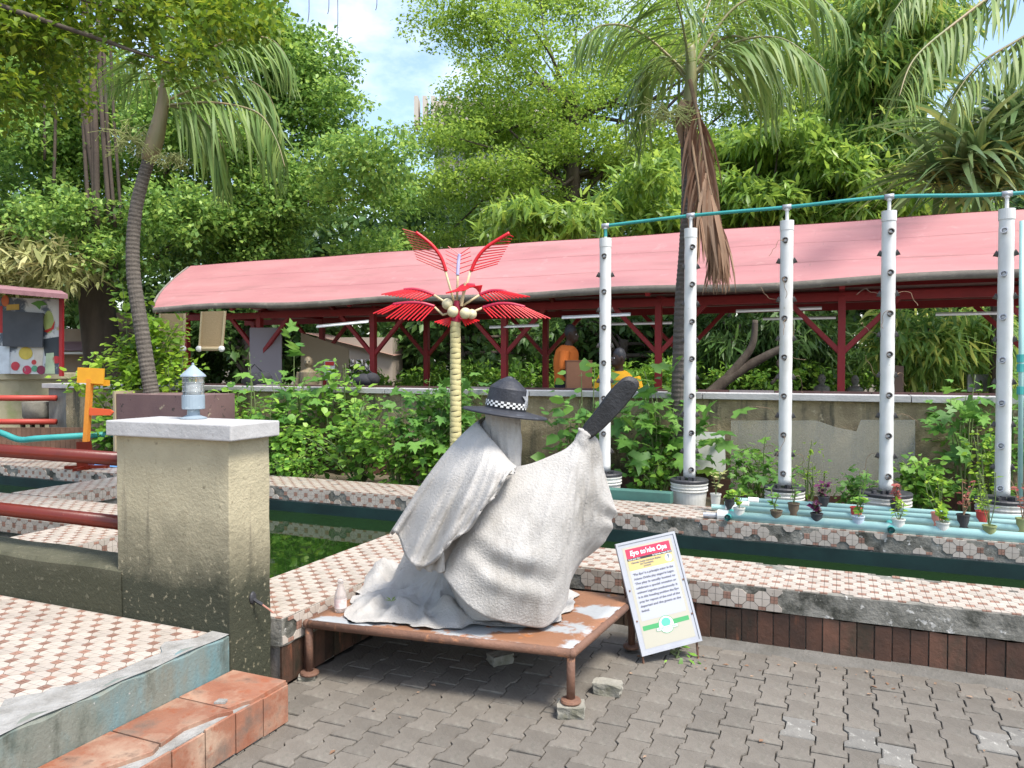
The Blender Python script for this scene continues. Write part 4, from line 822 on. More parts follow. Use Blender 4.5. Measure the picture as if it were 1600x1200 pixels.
# hat
hc = S(789.5, 643, 0); tl_ = Matrix.Rotation(math.radians(8), 3, FW); sc_ = DS/FPX
hat = MB(); hat.lathe([(.100, -.004), (.150, -.008), (.205, -.014), (.212, -.010), (.205, -.003), (.150, .004), (.105, .012), (.100, .012)], hc, 48, M=tl_, cap=False)
ho = hat.build('hat_brim', MT['hat'], ey, smooth=True)
hcw = MB().lathe([(.100, .0), (.0995, .03), (.097, .06), (.092, .112), (.086, .120), (.05, .150), (.012, .172), (.001, .174)], hc, 40, M=tl_); hco = hcw.build('hat_crown', MT['hat'], ey, smooth=False)
MB().lathe([(.1005, .020), (.1015, .021), (.1005, .052), (.0995, .053)], hc, 40, M=tl_, cap=False).build('hat_band', MT['blade'], hco, smooth=True)
ck = MB(); NC = 44
for k in range(NC):
    for r_ in range(3):
        if (k+r_) % 2: continue
        a0 = 2*math.pi*k/NC; a1 = 2*math.pi*(k+1)/NC; z0 = .0225+r_*.0095; R_ = .1024
        ck.add([hc+tl_@Vector((R_*math.cos(a), R_*math.sin(a), z)) for a, z in ((a0, z0), (a1, z0), (a1, z0+.0095), (a0, z0+.0095))], [(0, 1, 2, 3)])
ck.build('band_check', MT['check_white'], hco)
st = MB(); q = 10; a_c = math.atan2((RT*.95-FW*.30).y, (RT*.95-FW*.30).x); pts = []
for k in range(q):
    r_ = .048 if k % 2 == 0 else .020; aa = math.pi/2+2*math.pi*k/q; pts.append((r_*math.cos(aa), r_*math.sin(aa)))
def onhat(x, z, e): a = a_c-x/.098; R_ = .0985-(z-.055)*.085+e; return hc+tl_@Vector((R_*math.cos(a), R_*math.sin(a), z))
st.add([onhat(x, .072+z, .002) for x, z in pts]+[onhat(x, .072+z, .006) for x, z in pts]+[onhat(0, .072, .009)], [(k, (k+1) % q, q+(k+1) % q, q+k) for k in range(q)]+[(q+k, q+(k+1) % q, 2*q) for k in range(q)])
st.build('star_badge', MT['silver'], hco)
# blade: thick machete, swelling to a blunt rounded tip
bp = [(906, 678), (917, 688), (940, 672), (967, 645), (988, 620), (998, 604), (996, 594), (985, 588), (972, 592), (952, 612), (930, 642), (912, 664)]
bc = cr([S(u, v, -.01) for u, v in bp+bp[:1]], 60)[:-1]; k = len(bc); cen_ = bc.mean(axis=0); n_ = np.array(FW); inn = cen_+(bc-cen_)*.86
mb_ = MB(); mb_.add(list(bc-n_*.006)+list(bc+n_*.006)+list(inn-n_*.018)+list(inn+n_*.018), [(i, (i+1) % k, k+(i+1) % k, k+i) for i in range(k)]+[(i, 2*k+i, 2*k+(i+1) % k, (i+1) % k) for i in range(k)]+[(k+i, k+(i+1) % k, 3*k+(i+1) % k, 3*k+i) for i in range(k)]+[tuple(range(2*k, 3*k))[::-1], tuple(range(3*k, 4*k))])
mb_.build('blade', MT['blade'], ey, smooth=False)
wd = leafmat('weed_leaf', [(.16, .26, .03), (.22, .32, .05)])
wq = MB(); c = PZ(612, 955, .3)+UP*.05
for k in range(5): a = k*1.3; wq.add([c, c+Vector((math.cos(a)*.02, math.sin(a)*.02, .012)), c+Vector((math.cos(a+.3)*.04, math.sin(a+.3)*.04, .016)), c+Vector((math.cos(a+.6)*.02, math.sin(a+.6)*.02, .012))], [(0, 1, 2, 3)])
tag(wq.build('fallen_leaf', wd), 'tiny yellow-green leaf lying on the statue skirt', 'leaf')

# ---------------------------------------------------------------- sign board
sg = thing('sign_board', 'white framed information sign leaning askew beside the table', 'sign', (-.8, 4.0, 0))
BL, BR, TL = P(1003, 1026, 3.93), P(1097, 1001, 4.02), P(963, 850, 4.07)
ex = (BR-BL); WS = ex.length; ex.normalize(); eyv = (TL-BL); HS = eyv.length; eyv = (eyv-ex*eyv.dot(ex)).normalized(); en = ex.cross(eyv)
SW = lambda x, y, z=0: BL+ex*x+eyv*y+en*z
def rect(x0, y0, x1, y1, z, name, m, par=sg, th=0):
    if th: return MB().prism([(x0, y0), (x1, y0), (x1, y1), (x0, y1)], z, z+th, SW).build(name, m, par)
    return MB().add([SW(x0, y0, z), SW(x1, y0, z), SW(x1, y1, z), SW(x0, y1, z)], [(0, 1, 2, 3)]).build(name, m, par)
WHT = mat('sign_white', (.37, .38, .41), (.33, .34, .37), 9, .35); CRM = mat('print_cream', (.40, .38, .31), rough=.4); RED = mat('print_red', (.62, .035, .08), rough=.4); GRN = mat('print_green', (.06, .30, .11), rough=.4)
BLK = mat('print_black', (.03, .03, .035), rough=.5); TAN = mat('print_tan', (.52, .41, .17), rough=.4); PAP = mat('print_paper', (.40, .41, .46), rough=.4); GRY = mat('print_grey', (.16, .16, .19), rough=.5); WPR = mat('print_white', (.62, .62, .63), rough=.4)
rect(0, 0, WS, HS, -.012, 'board', WHT, th=.012)
for a in ((0, 0, WS, .012), (0, HS-.012, WS, HS), (0, .012, .012, HS-.012), (WS-.012, .012, WS, HS-.012)): rect(*a, .0005, 'frame_strip', WHT, th=.004)
w0, w1 = .045, WS-.045; H_ = HS
pp = rect(.03, .03, WS-.03, HS-.03, .0008, 'poster', CRM)
rect(w0, H_*.445-.09, w1, H_*.735, .0012, 'text_panel', PAP, pp); rect(w0, H_*.845, w1, H_*.930, .0014, 'title_band', RED, pp); rect(w0, H_*.822, w1, H_*.845, .0014, 'credit_band', BLK, pp); rect(w0, H_*.735, w1, H_*.822, .0014, 'tan_band', TAN, pp)
rect(w0-.004, H_*.205, w1+.004, H_*.245, .0014, 'green_band', GRN, pp)
def disc(x, y, r, z, name, m, sx=1):
    MB().add([SW(x+sx*r*math.cos(2*math.pi*i/28), y+r*math.sin(2*math.pi*i/28), z) for i in range(28)], [tuple(range(28))]).build(name, m, pp)
disc(WS*.5, H_*.215, .045, .0018, 'emblem_ring', GRN, 1.0); disc(WS*.5, H_*.215, .042, .0021, 'emblem_disc', WPR); disc(WS*.5, H_*.235, .022, .0024, 'emblem_tree', mat('print_mint', (.10, .50, .32), rough=.4), 1.2)
rect(WS*.5-.062, H_*.172, WS*.5+.062, H_*.205, .0026, 'emblem_frame', GRN, pp); rect(WS*.5-.060, H_*.175, WS*.5+.060, H_*.202, .0029, 'emblem_label', WPR, pp)
disc(WS*.80, H_*.782, .021, .0018, 'seal', mat('print_pale_blue', (.55, .74, .76), rough=.4)); rect(WS*.80-.003, H_*.775, WS*.80+.003, H_*.800, .0022, 'seal_figure', GRY, pp); disc(WS*.80, H_*.803, .006, .0022, 'seal_head', GRY)
Rm = Matrix((ex, eyv, en)).transposed().to_4x4()
def text(s, x, y, size, m, z=.0032, align='LEFT', width=None, bold=0, shear=0):
    cu = bpy.data.curves.new('t', 'FONT'); cu.body = s; cu.size = size; cu.align_x = align; cu.offset = bold; cu.shear = shear; cu.resolution_u = 3
    ob = bpy.data.objects.new('t', cu); COL.objects.link(ob); bpy.context.view_layer.update(); me = bpy.data.meshes.new_from_object(ob.evaluated_get(bpy.context.evaluated_depsgraph_get())); bpy.data.objects.remove(ob)
    if width and len(me.vertices):
        xs_ = [v.co.x for v in me.vertices]; k = width/(max(xs_)-min(xs_)); me.transform(Matrix.Scale(k, 4, (1, 0, 0)))
    me.materials.clear(); M_ = Rm.copy(); M_.translation = SW(x, y, z); me.transform(M_); return link('lettering', me, m, pp)
text("Eyo to'nba Opa", WS*.5, H_*.868, .036, WPR, align='CENTER', width=WS*.62, bold=.0012, shear=.12)
text("from your Oro", w0+.006, H_*.828, .011, WPR, bold=.0003); text("by Kehinde August 2012", w1-.004, H_*.828, .011, WPR, align='RIGHT', bold=.0003)
for i, s in enumerate(("Omooba Yemisi Adedoyin Shyllon", "Art Foundation", "(OYASAF)")): text(s, WS*.43, H_*(.795-.022*i), .0125 if i < 2 else .010, GRY, align='CENTER', bold=.0003)
body = ["'The Eyo' is a principle actor in the", "Adamu Orisha play staged in Lagos.", "The play is usually hosted to", "celebrate a special occasion or", "eminent Lagosian posthumously. It", "is in this kneeling position the Eyo", "pray for repose of the soul of the", "departed and the guests at the", "festival."]
for i, s in enumerate(body): text(s, w0+.012, H_*(.690-.0405*i), .0150, GRY, width=(WS-.114) if i < 8 else .045, bold=.0005)
text("FREEDOM PARK", WS*.5, H_*.181, .013, GRN, z=.0034, align='CENTER', width=.11)
for x, y in ((.018, .30), (.018, .57), (WS-.018, .25), (WS-.018, .56)): MB().lathe([(.005, 0), (.005, .003), (.001, .004)], SW(x, y*H_, .001), 10, M=Rm.to_3x3()).build('screw', MT['rust'], sg)
for x in (.012, WS-.02):
    a = SW(x, .02, -.016); b = a-eyv*.02; b.z = -.004; MB().tube([a+eyv*.3, a, Vector((b.x+.004, b.y, -.004))], .006, 8).build('stake', MT['rust'], sg)
    c = SW(x, HS*.8, -.02); MB().tube([c, Vector((c.x+.03, c.y+.14, -.004))], .006, 8).build('prop', MT['rust'], sg)

# ---------------------------------------------------------------- red metal palm sculpture
mp_ = thing('palm_sculpture', 'painted metal palm sculpture with red slatted fronds and cream coconuts', 'sculpture', PY(712, 740, 6.9)); mp_.location.z = .2
DP = PY(712, 600, 6.9).dot(FW); Q = lambda u, v, dy=0: P(u, v, DP+dy)
CRMP = mat('cream_trunk_paint', (.55, .48, .24), (.48, .42, .20), 5, .55, .2, 30, stains=[((.52, .26, .12), 4, .66, .74), ((.38, .38, .18), 3, .60, .72)]); GRV = mat('trunk_groove', (.20, .16, .08), rough=.8)
b = Q(712, 740); zt_ = Q(714, 503).z; nseg = 27
nseg = 34
for k in range(nseg):
    z0 = .18+(zt_-.18)*k/nseg; z1 = .18+(zt_-.18)*(k+1)/nseg; r0 = .062-.010*k/nseg
    rows = []
    for (rr_, zz) in ((r0*.965, z0), (r0*1.01, z0+.005), (r0, (z0+z1)/2), (r0*.995, z1-.004), (r0*.965, z1)):
        rows.append([(b.x+rr_*math.cos(2*math.pi*j/24), b.y+rr_*math.sin(2*math.pi*j/24), zz+.007*math.sin(2*math.pi*j/24*2+k*1.7)) for j in range(24)])
    MB().grid(rows, closed=True).build('trunk_ring', CRMP, mp_, smooth=True)
MB().tube([(b.x, b.y, .1), (b.x, b.y, zt_)], .050, 16).build('trunk_core', GRV, mp_)
RD = mat('bright_red_enamel', (.62, .012, .02), (.52, .010, .018), 5, .35); MG = mat('crimson_enamel', (.36, .012, .045), rough=.4); CS = mat('cream_stalk', (.58, .46, .28), (.5, .38, .22), 8, .5)
def frond_s(stalk, spine, slats, mid=MG, sm=RD, w=.0085):
    fr_ = MB().tube([Q(*p) for p in stalk], .012, 10).build('frond_stalk', CS, mp_, smooth=True)
    sp_ = cr([Q(*p) for p in spine], 24); MB().tube(sp_, .018, 8).build('frond_spine', mid, fr_, smooth=True)
    for (t, eu, ev, ed) in slats:
        i = min(int(t*23), 22); a = Vector(sp_[i]); MB().tube([a, Q(eu, ev, ed)], [w, w*.8], 6).build('slat', sm, fr_)
    return fr_
# four side fronds
frond_s([(708, 487), (692, 492), (679, 480)], [(679, 479, 0), (660, 474, -.02), (640, 473, -.03), (614, 476, -.03)], [(t, 679-(679-577)*t-26*(1-t)+6, 498-2*t+4*(1-t)-(6 if t > .8 else 0), -.10) for t in np.linspace(.02, 1, 12)])
frond_s([(705, 478), (692, 470), (678, 461)], [(678, 461, .05), (662, 455, .05), (646, 452, .05), (631, 453, .05)], [(t, 672-(672-596)*t-12*(1-t), 470-10*t, -.04) for t in np.linspace(.05, 1, 12)])
frond_s([(722, 490), (740, 487), (754, 481)], [(754, 481, 0), (776, 475, -.02), (798, 475, -.03), (820, 480, -.03)], [(t, 764+(856-764)*t+4, 497+1*t, -.10) for t in np.linspace(.02, 1, 14)])
frond_s([(722, 478), (735, 470), (749, 461)], [(749, 461, .05), (765, 455, .05), (780, 454, .05), (791, 456, .05)], [(t, 760+(828-760)*t, 471-7*t, -.04) for t in np.linspace(.05, 1, 12)])
# small centre fan and back leaf
frond_s([(716, 482), (720, 470), (724, 460)], [(716, 452, -.05), (724, 446, -.05), (733, 445, -.05), (742, 446, -.05)], [(t, 697+30*t, 458-4*t, -.14) for t in np.linspace(0, .9, 8)]+[(t, 754-4*t, 445+13*t, -.14) for t in np.linspace(.1, 1, 7)])
# tall upright fronds
frond_s([(712, 480, .03), (703, 449, .03), (696, 424, .03)], [(697, 424, .03), (689, 402, .03), (674, 382, .03), (650, 363, .03)], [(t, 651-(651-629)*(t**1.2)-0*(1-t), 405-(405-358)*t, .08) for t in np.linspace(0, 1, 12)], RD, mat('pale_red_slat', (.60, .10, .09), rough=.4), .006)
frond_s([(718, 480, .03), (728, 449, .03), (735, 424, .03)], [(736, 424, .03), (745, 404, .03), (762, 385, .03), (796, 364, .03)], [(t, 778+(802-778)*t, 412-(412-370)*t, .08) for t in np.linspace(0, 1, 12)], RD, RD, .006)
LV = mat('lilac_enamel', (.42, .40, .62), rough=.4)
frond_s([(714, 470, .08), (715, 440, .10), (715, 430, .10)], [(715, 430, .10), (716, 415, .11), (717, 405, .12), (718, 397, .12)], [(t, 697-1*t+(4 if t > .9 else 0), 418-33*t, .12) for t in np.linspace(.05, 1, 6)]+[(t, 740-6*t, 421-34*t, .12) for t in np.linspace(.05, 1, 6)], LV, RD, .0045)
for s in (-1, 1):
    fr_ = MB().tube([Q(714+s*4, 498), Q(714+s*10, 500)], .012, 8).build('frond_stalk', MG, mp_)
    for k in range(6): MB().tube([Q(714+s*8, 499-k*.6), Q(714+s*(14+k*4.2), 509-k*1.5+(2 if s < 0 else 0), -.06)], .008, 6).build('slat', RD, fr_)
MB().tube([Q(712, 506), Q(714, 470)], [.05, .032], 10).build('crown_core', MG, mp_); MB().tube([Q(727, 442, -.06), Q(721, 478, -.03)], .016, 8).build('frond_stalk', CS, mp_)
CN = mat('cream_coconut', (.62, .56, .36), (.54, .48, .30), 4, .35, .08, 20)
for u, v, dy, r in ((699, 475, -.05, .056), (707.5, 487, -.09, .056), (727, 489.5, -.09, .057), (737, 491, -.04, .052)): MB().ball(Q(u, v, dy), r, 18, 12).build('coconut', CN, mp_, smooth=True)
# ---------------------------------------------------------------- white hydroponic towers
net = mat('net_cup', (.06, .055, .055), (.12, .11, .10), 30, .7); dry = mat('dry_root', (.25, .17, .10), (.18, .12, .08), 20, .9)
TW = [(945, 375, 735), (1077, 360, 745), (1226, 348, 757), (1386, 333, 765), (1568, 330, 775)]
tl_lab = ['first white drilled pipe tower, nearest the raised black blade', 'second white pipe tower with a dead palm frond across its top', 'third white pipe tower, wisps of dry root hanging from its holes', 'fourth white pipe tower above the small potted plants', 'rightmost white pipe tower beside the thin aqua pipe']
bk_lab = ['white bucket at the foot of the first tower half hidden by the statue sleeve', 'white bucket with black lid beside the rough white board', 'white bucket below the third tower behind the purple potted plants', 'wide white bucket with black lid under the fourth tower', 'white bucket at the right edge under the last tower']
tops = []
for k, (u, vt, vb) in enumerate(TW):
    YT = 6.96; a = PY(u, vt, YT); b = PY(u-2 if k > 2 else u, vb, YT); r = .054
    t_ = thing('pipe_tower', tl_lab[k], 'planting pipe', (b.x, b.y, b.z), 'white hydroponic pipe towers')
    rr = random.Random(k+2); pr = []; z = 0; H_ = a.z-b.z
    nz_ = 44
    for i in range(nz_+1):
        z = H_*i/nz_; ph = (z*3.0+k*.3) % 1.0; pr.append((r*(1-.045*math.exp(-((ph-.5)/.05)**2)), z))
    MB().lathe(pr+[(r*1.02, H_), (r*1.02, H_+.012), (.0, H_+.014)], b, 24).build('tower_pipe', MT['white_pvc'], t_, smooth=True)
    MB().lathe([(r*1.03, H_-.07), (r*1.06, H_-.065), (r*1.06, H_+.014), (r*.5, H_+.018)], b, 24).build('pipe_cap', MT['white_pvc'], t_, smooth=False)
    MB().lathe([(.014, H_+.01), (.014, H_+.10), (.02, H_+.10), (.02, H_+.13)], b, 12).build('riser', MT['white_pvc'], t_)
    tops.append(b+UP*(H_+.13))
    j = 0; zz = H_-.17
    while zz > .05:
        for da in (0, math.pi) if j % 2 else (math.pi/2, -math.pi/2):
            ang_ = math.atan2(-b.y, -b.x)+math.pi/2*(0 if 1 else 0)+(da if j % 2 else da-math.pi/2+(.25 if k % 2 else -.2))
            if j % 2: ang_ += math.pi/2
            dirv = Vector((math.cos(ang_), math.sin(ang_), .55)).normalized(); p0 = b+Vector((math.cos(ang_)*r*.86, math.sin(ang_)*r*.86, zz))
            q = dirv.to_track_quat('Z', 'Y').to_matrix()
            MB().lathe([(.017, 0), (.023, .028), (.026, .028), (.026, .033), (.020, .033), (.016, .008)], p0, 14, M=q, cap=False).build('net_cup', net if not (k == 4 and j % 2 == 0) else MT['silver'], t_, smooth=False)
            MB().lathe([(.016, .008), (.001, .009)], p0, 12, M=q, cap=False).build('cup_fill', MT['black'], t_)
            if k in (2, 3) and rr.random() < .45:
                pts = [p0+dirv*.03]; dv = dirv.copy()
                for _ in range(7): dv = (dv+Vector((rr.uniform(-.7, .7), rr.uniform(-.7, .7), rr.uniform(-1, .35)))).normalized(); pts.append(pts[-1]+dv*.035)
                MB().tube(cr(pts, 16), .0022, 5).build('dry_root', dry, t_)
        zz -= .165; j += 1
    # bucket
    s = [.155, .16, .16, .19, .18][k]; bk = thing('bucket', bk_lab[k], 'bucket', (b.x, b.y, .2), 'white buckets below the towers'); h = b.z-.06-.25
    MB().lathe([(s*.86, .25), (s, .25+h), (s*1.04, .25+h), (s*1.04, .25+h+.012), (s*.97, .25+h+.012)], (b.x, b.y, 0), 32).build('bucket_body', MT['pale_grey'], bk, smooth=False)
    for zz in (.03, .055): MB().lathe([(s*.995, .25+h-zz-.008), (s*1.03, .25+h-zz-.004), (s*1.03, .25+h-zz+.004), (s*.995, .25+h-zz+.008)], (b.x, b.y, 0), 32, cap=False).build('bucket_rib', MT['pale_grey'], bk)
    MB().lathe([(s*1.0, .263+h), (s*1.05, .265+h), (s*1.06, .285+h), (s*1.02, .293+h), (s*.9, .288+h), (.001, .288+h)], (b.x, b.y, 0), 32, cap=False).build('lid', MT['black'], bk)
    for q in range(5): MB().box((b.x+rr.uniform(-.09, .09), b.y-.06+rr.uniform(-.05, .02), .30+h), (.03, .03, .03), rr.random()).build('lid_clip', MT['black'], bk)
hp = thing('feed_pipe', 'thin teal feed pipe running over the tops of all white towers', 'pipe', tops[2])
MB().tube(cr([tops[0]+Vector((-.02, 0, 0))]+tops[1:]+[tops[-1]+Vector((.9, 0, .03))], 40), .016, 10).build('pipe_run', MT['teal_pipe'], hp, smooth=True)
for p in tops: MB().tube([p+Vector((-.035, 0, .0)), p+Vector((.035, 0, .002))], .024, 10).build('tee_joint', MT['silver'], hp, smooth=True)
MB().tube([tops[0], tops[0]-UP*.10], .016, 8).build('down_pipe', MT['teal_pipe'], hp)
vp = thing('stand_pipe', 'upright thin aqua pipe at the right edge', 'pipe', PY(1590, 800, 6.85)); vp.location.z = .2
a, b = PY(1597, 345, 6.85), PY(1594, 800, 6.85); MB().tube([b, a], .018, 10).build('pipe_run', MT['aqua_pvc'], vp, smooth=True)
for v in (560, 575, 610): q = PY(1594, v, 6.85); MB().tube([q-UP*.03, q+UP*.03], .024, 10).build('coupling', MT['teal_pipe'], vp)
# ---------------------------------------------------------------- aqua channel pipes on the far pond wall
rk = thing('channel_rack', 'rack of four aqua growing pipes lying along the far pond wall', 'pipe rack', (.5, 6.4, .345))
ROWS = [(6.16, 1128, 819), (6.35, 1140, 805), (6.48, 1160, 798), (6.61, 1175, 791)]
for k, (Y, u, v) in enumerate(ROWS):
    a = PY(u, 790, Y); z = PY(1300, v, Y).z; MB().tube([(a.x, Y, z), (4.5, Y, z-.0)], .042 if k == 0 else .026, 18).build('channel', MT['aqua_pvc'], rk, smooth=True)
    MB().lathe([(.050 if k == 0 else .031, -.03), (.050 if k == 0 else .031, .05), (.026, .055)], (a.x, Y, z), 18, M=Matrix.Rotation(math.pi/2, 3, 'Y')).build('end_cap', MT['white_pvc'], rk, smooth=False)
    MB().tube([(a.x-.14, Y-.02, z), (a.x, Y, z)], .022, 10).build('inlet', MT['aqua_pvc'] if k else MT['silver'], rk)
for u in (1138, 1392):
    p = PY(u, 818, 6.12); b = MB(); b.lathe([(.024, 0), (.024, .58), (.017, .58), (.017, 0)], (p.x, 6.07, .372), 14, M=Matrix.Rotation(-math.pi/2, 3, 'X'), cap=False); b.build('cross_bearer', MT['teal_pipe'], rk)
# ---------------------------------------------------------------- boards against the garden wall
gs = bpy.data.materials.new('dusty_clear_sheet'); gs.use_nodes = True; b = gs.node_tree.nodes['Principled BSDF']; b.inputs['Base Color'].default_value = (.30, .29, .23, 1); b.inputs['Roughness'].default_value = .2; b.inputs['Alpha'].default_value = .38
def lean(name, lab, cat, uvs, Y0, Y1, m, th=.008):
    vs = [v for _, v in uvs]; lo, hi = max(vs), min(vs); c = [PY(u, v, Y1+(Y0-Y1)*(v-hi)/(lo-hi)) for u, v in uvs]; k = len(c); n_ = Vector((0, th, 0))
    o = MB().add(c+[p+n_ for p in c], [tuple(range(k))[::-1], tuple(range(k, 2*k))]+[(i, (i+1) % k, k+(i+1) % k, k+i) for i in range(k)]).build(name, m); return tag(o, lab, cat)
lean('clear_sheet', 'dusty clear plastic sheet with a cut notch leaning on the garden wall', 'sheet', [(1142, 657), (1275, 657), (1308, 668), (1338, 674), (1345, 656), (1430, 656), (1430, 775), (1142, 775)], 7.86, 7.99, gs)
lean('white_board', 'small white board with scalloped lower edge against the garden wall', 'board', [(1085, 674), (1132, 676), (1134, 732)]+[(1134-k*3.3, 737+(3 if k % 2 else 0)) for k in range(1, 15)]+[(1086, 733)], 7.92, 8.0, mat('white_sheet', (.55, .55, .53), (.47, .47, .45), 4, .6))
tr = thing('trough', 'low dark green trough along the back of the far pond wall', 'trough', (-1.6, 6.8, .2)); MB().box((-1.72, 6.76, .375), (.72, .12, .10)).build('trough_body', mat('green_trough', (.06, .16, .13), (.05, .12, .10), 5, .7), tr, bevel=.006)
# ---------------------------------------------------------------- foliage tools
OVAL = (np.array([(0, 0, 0), (.42, .26, .06), (1, 0, -.08), (.42, -.26, .06)]), np.array([(0, 2, 1), (0, 3, 2)]))
BROAD = (np.array([(0, 0, 0), (.15, .36, .03), (.55, .40, .05), (1, 0, -.12), (.55, -.40, .05), (.15, -.36, .03), (.5, 0, -.02)]), np.array([(0, 6, 1), (1, 6, 2), (2, 6, 3), (3, 6, 4), (4, 6, 5), (5, 6, 0)]))
LOBED = (np.array([(0, 0, 0), (-.10, .30, .02), (.12, .50, -.03), (.30, .24, .03), (.62, .42, -.04), (.60, .17, .03), (1, 0, -.12), (.60, -.17, .03), (.62, -.42, -.04), (.30, -.24, .03), (.12, -.50, -.03), (-.10, -.30, .02), (.4, 0, -.02)]), np.array([(i, 12, (i+1) % 12) for i in range(12)]))
def strip(K, droop, w, curl=.12):
    v = []; 
    for i in range(K+1):
        t = i/K; ww = w*(math.sin(math.pi*(.12+.88*t)))**.8 if i < K else .002; v += [(t*(1-.25*droop*t), ww, -droop*t*t), (t*(1-.25*droop*t), 0, -droop*t*t-curl*ww), (t*(1-.25*droop*t), -ww, -droop*t*t)]
    f = []
    for i in range(K):
        a = 3*i
        for j in (0, 1): f += [(a+j, a+j+1, a+j+4), (a+j, a+j+4, a+j+3)]
    return np.array(v), np.array(f)
LONG = strip(2, .25, .10); BLADE = strip(4, .55, .045)
def leaves(name, m, parent, tpl, C, D, N, L, Wd=None):
    C = np.asarray(C, float); D = np.asarray(D, float); N = np.asarray(N, float); L = np.asarray(L, float)
    D = D/np.maximum(np.linalg.norm(D, axis=1, keepdims=True), 1e-6); S_ = np.cross(N, D); S_ /= np.maximum(np.linalg.norm(S_, axis=1, keepdims=True), 1e-6); N = np.cross(D, S_)
    V, F = tpl; k = len(V); Wd = L if Wd is None else Wd
    X = C[:, None]+(V[None, :, 0:1]*D[:, None]*L[:, None, None])+(V[None, :, 1:2]*S_[:, None]*Wd[:, None, None])+(V[None, :, 2:3]*N[:, None]*L[:, None, None])
    Fa = (F[None]+np.arange(len(C))[:, None, None]*k).reshape(-1, 3)
    me = fast_mesh(name, X.reshape(-1, 3), Fa); return link(name, me, m, parent)
def rnd_dirs(n): d = RNG.normal(size=(n, 3)); return d/np.linalg.norm(d, axis=1, keepdims=True)
LM = {}
LM['fig'] = leafmat('fig_leaf', [(0.086, 0.178, 0.042), (0.145, 0.278, 0.058), (0.231, 0.388, 0.081), (0.384, 0.539, 0.119)], .48)
LM['term'] = leafmat('umbrella_tree_leaf', [(0.118, 0.214, 0.033), (0.197, 0.324, 0.050), (0.284, 0.426, 0.065), (0.378, 0.522, 0.089)], .48)
LM['mango'] = leafmat('mango_leaf', [(0.093, 0.181, 0.031), (0.156, 0.272, 0.047), (0.242, 0.389, 0.059), (0.369, 0.504, 0.089)], .48, .35)
LM['bamboo'] = leafmat('narrow_leaf', [(0.085, 0.183, 0.040), (0.153, 0.276, 0.058), (0.244, 0.393, 0.082), (0.519, 0.538, 0.126)], .48)
LM['near'] = leafmat('overhang_leaf', [(0.064, 0.132, 0.013), (0.098, 0.187, 0.015), (0.156, 0.248, 0.021), (0.266, 0.330, 0.029)], .5)
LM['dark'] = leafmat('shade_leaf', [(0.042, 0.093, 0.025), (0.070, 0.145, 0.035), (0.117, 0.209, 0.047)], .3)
LM['shrub'] = leafmat('shrub_leaf', [(0.071, 0.179, 0.025), (0.122, 0.275, 0.033), (0.201, 0.385, 0.050), (0.316, 0.495, 0.076)], .35)
LM['gourd'] = leafmat('lobed_leaf', [(0.076, 0.198, 0.037), (0.124, 0.277, 0.048), (0.193, 0.370, 0.066)], .35)
LM['lime'] = leafmat('sapling_leaf', [(.13, .26, .02), (.22, .38, .03), (.34, .48, .05)], .4)
LM['palm'] = leafmat('palm_leaflet', [(0.096, 0.176, 0.040), (0.152, 0.249, 0.057), (0.254, 0.339, 0.088)], .34, .5)
LM['dead'] = leafmat('dead_leaflet', [(.20, .105, .060), (.30, .18, .11), (.40, .27, .18)], .2, .8)
LM['pand'] = leafmat('pandanus_blade', [(0.091, 0.176, 0.065), (0.156, 0.260, 0.098), (0.273, 0.364, 0.156), (0.520, 0.546, 0.156)], .2, .28)
LM['straw'] = leafmat('dry_straw_leaf', [(0.228, 0.252, 0.084), (0.360, 0.372, 0.144), (0.480, 0.468, 0.216)], .3, .7)
LM['red'] = leafmat('red_leaf', [(.24, .05, .05), (.34, .09, .07), (.40, .20, .12)], .3)
LM['purple'] = leafmat('purple_leaf', [(.10, .02, .07), (.17, .035, .10), (.08, .09, .04)], .3)
def crown(name, m, parent, clumps, nleaf, L, tpl=OVAL, flat=.35, spr=14, droop=.3, sprR=.3, top=.25, wid=1.0):
    """clumps: (u, v, depth, ru, rv, rd) ellipsoids; leaves sit in sprigs gathered towards each clump's outer shell"""
    ar = np.array([c[3]*c[4]*(c[2]**2) for c in clumps]); ns = np.maximum(3, (nleaf/spr*ar/ar.sum())).astype(int); Cs = []; Ds = []; Ns = []
    for c, n in zip(clumps, ns):
        ctr_ = np.array(P(c[0], c[1], c[2])); s = c[2]/FPX; d = rnd_dirs(n); d[:, 2] = np.where(RNG.random(n) < top, np.abs(d[:, 2]), d[:, 2]); rr = RNG.random(n)**.38
        loc = d*rr[:, None]; W_ = loc[:, 0:1]*c[3]*s*np.array(RT)+loc[:, 1:2]*c[5]*np.array(FW)+loc[:, 2:3]*c[4]*s*np.array(UP)
        out = d[:, 0:1]*np.array(RT)+d[:, 1:2]*np.array(FW)+d[:, 2:3]*np.array(UP)*flat; pos = ctr_+W_
        k = spr; base = np.repeat(pos, k, 0); o_ = np.repeat(out, k, 0); jit = rnd_dirs(n*k); jit[:, 2] *= .6
        Cs.append(base+jit*sprR*RNG.random((n*k, 1))**.6); dd = o_*.6+rnd_dirs(n*k)*.9; dd[:, 2] -= droop; Ds.append(dd); nn = rnd_dirs(n*k)*.55; nn[:, 2] += .9; Ns.append(nn)
    C = np.concatenate(Cs); n = len(C); Ls = L*(.65+.7*RNG.random(n)); return leaves(name, m, parent, tpl, C, np.concatenate(Ds), np.concatenate(Ns), Ls, Ls*wid)
def inpoly(u, v, poly):
    c = False; j = len(poly)-1
    for i in range(len(poly)):
        if (poly[i][1] > v) != (poly[j][1] > v) and u < (poly[j][0]-poly[i][0])*(v-poly[i][1])/(poly[j][1]-poly[i][1])+poly[i][0]: c = not c
        j = i
    return c
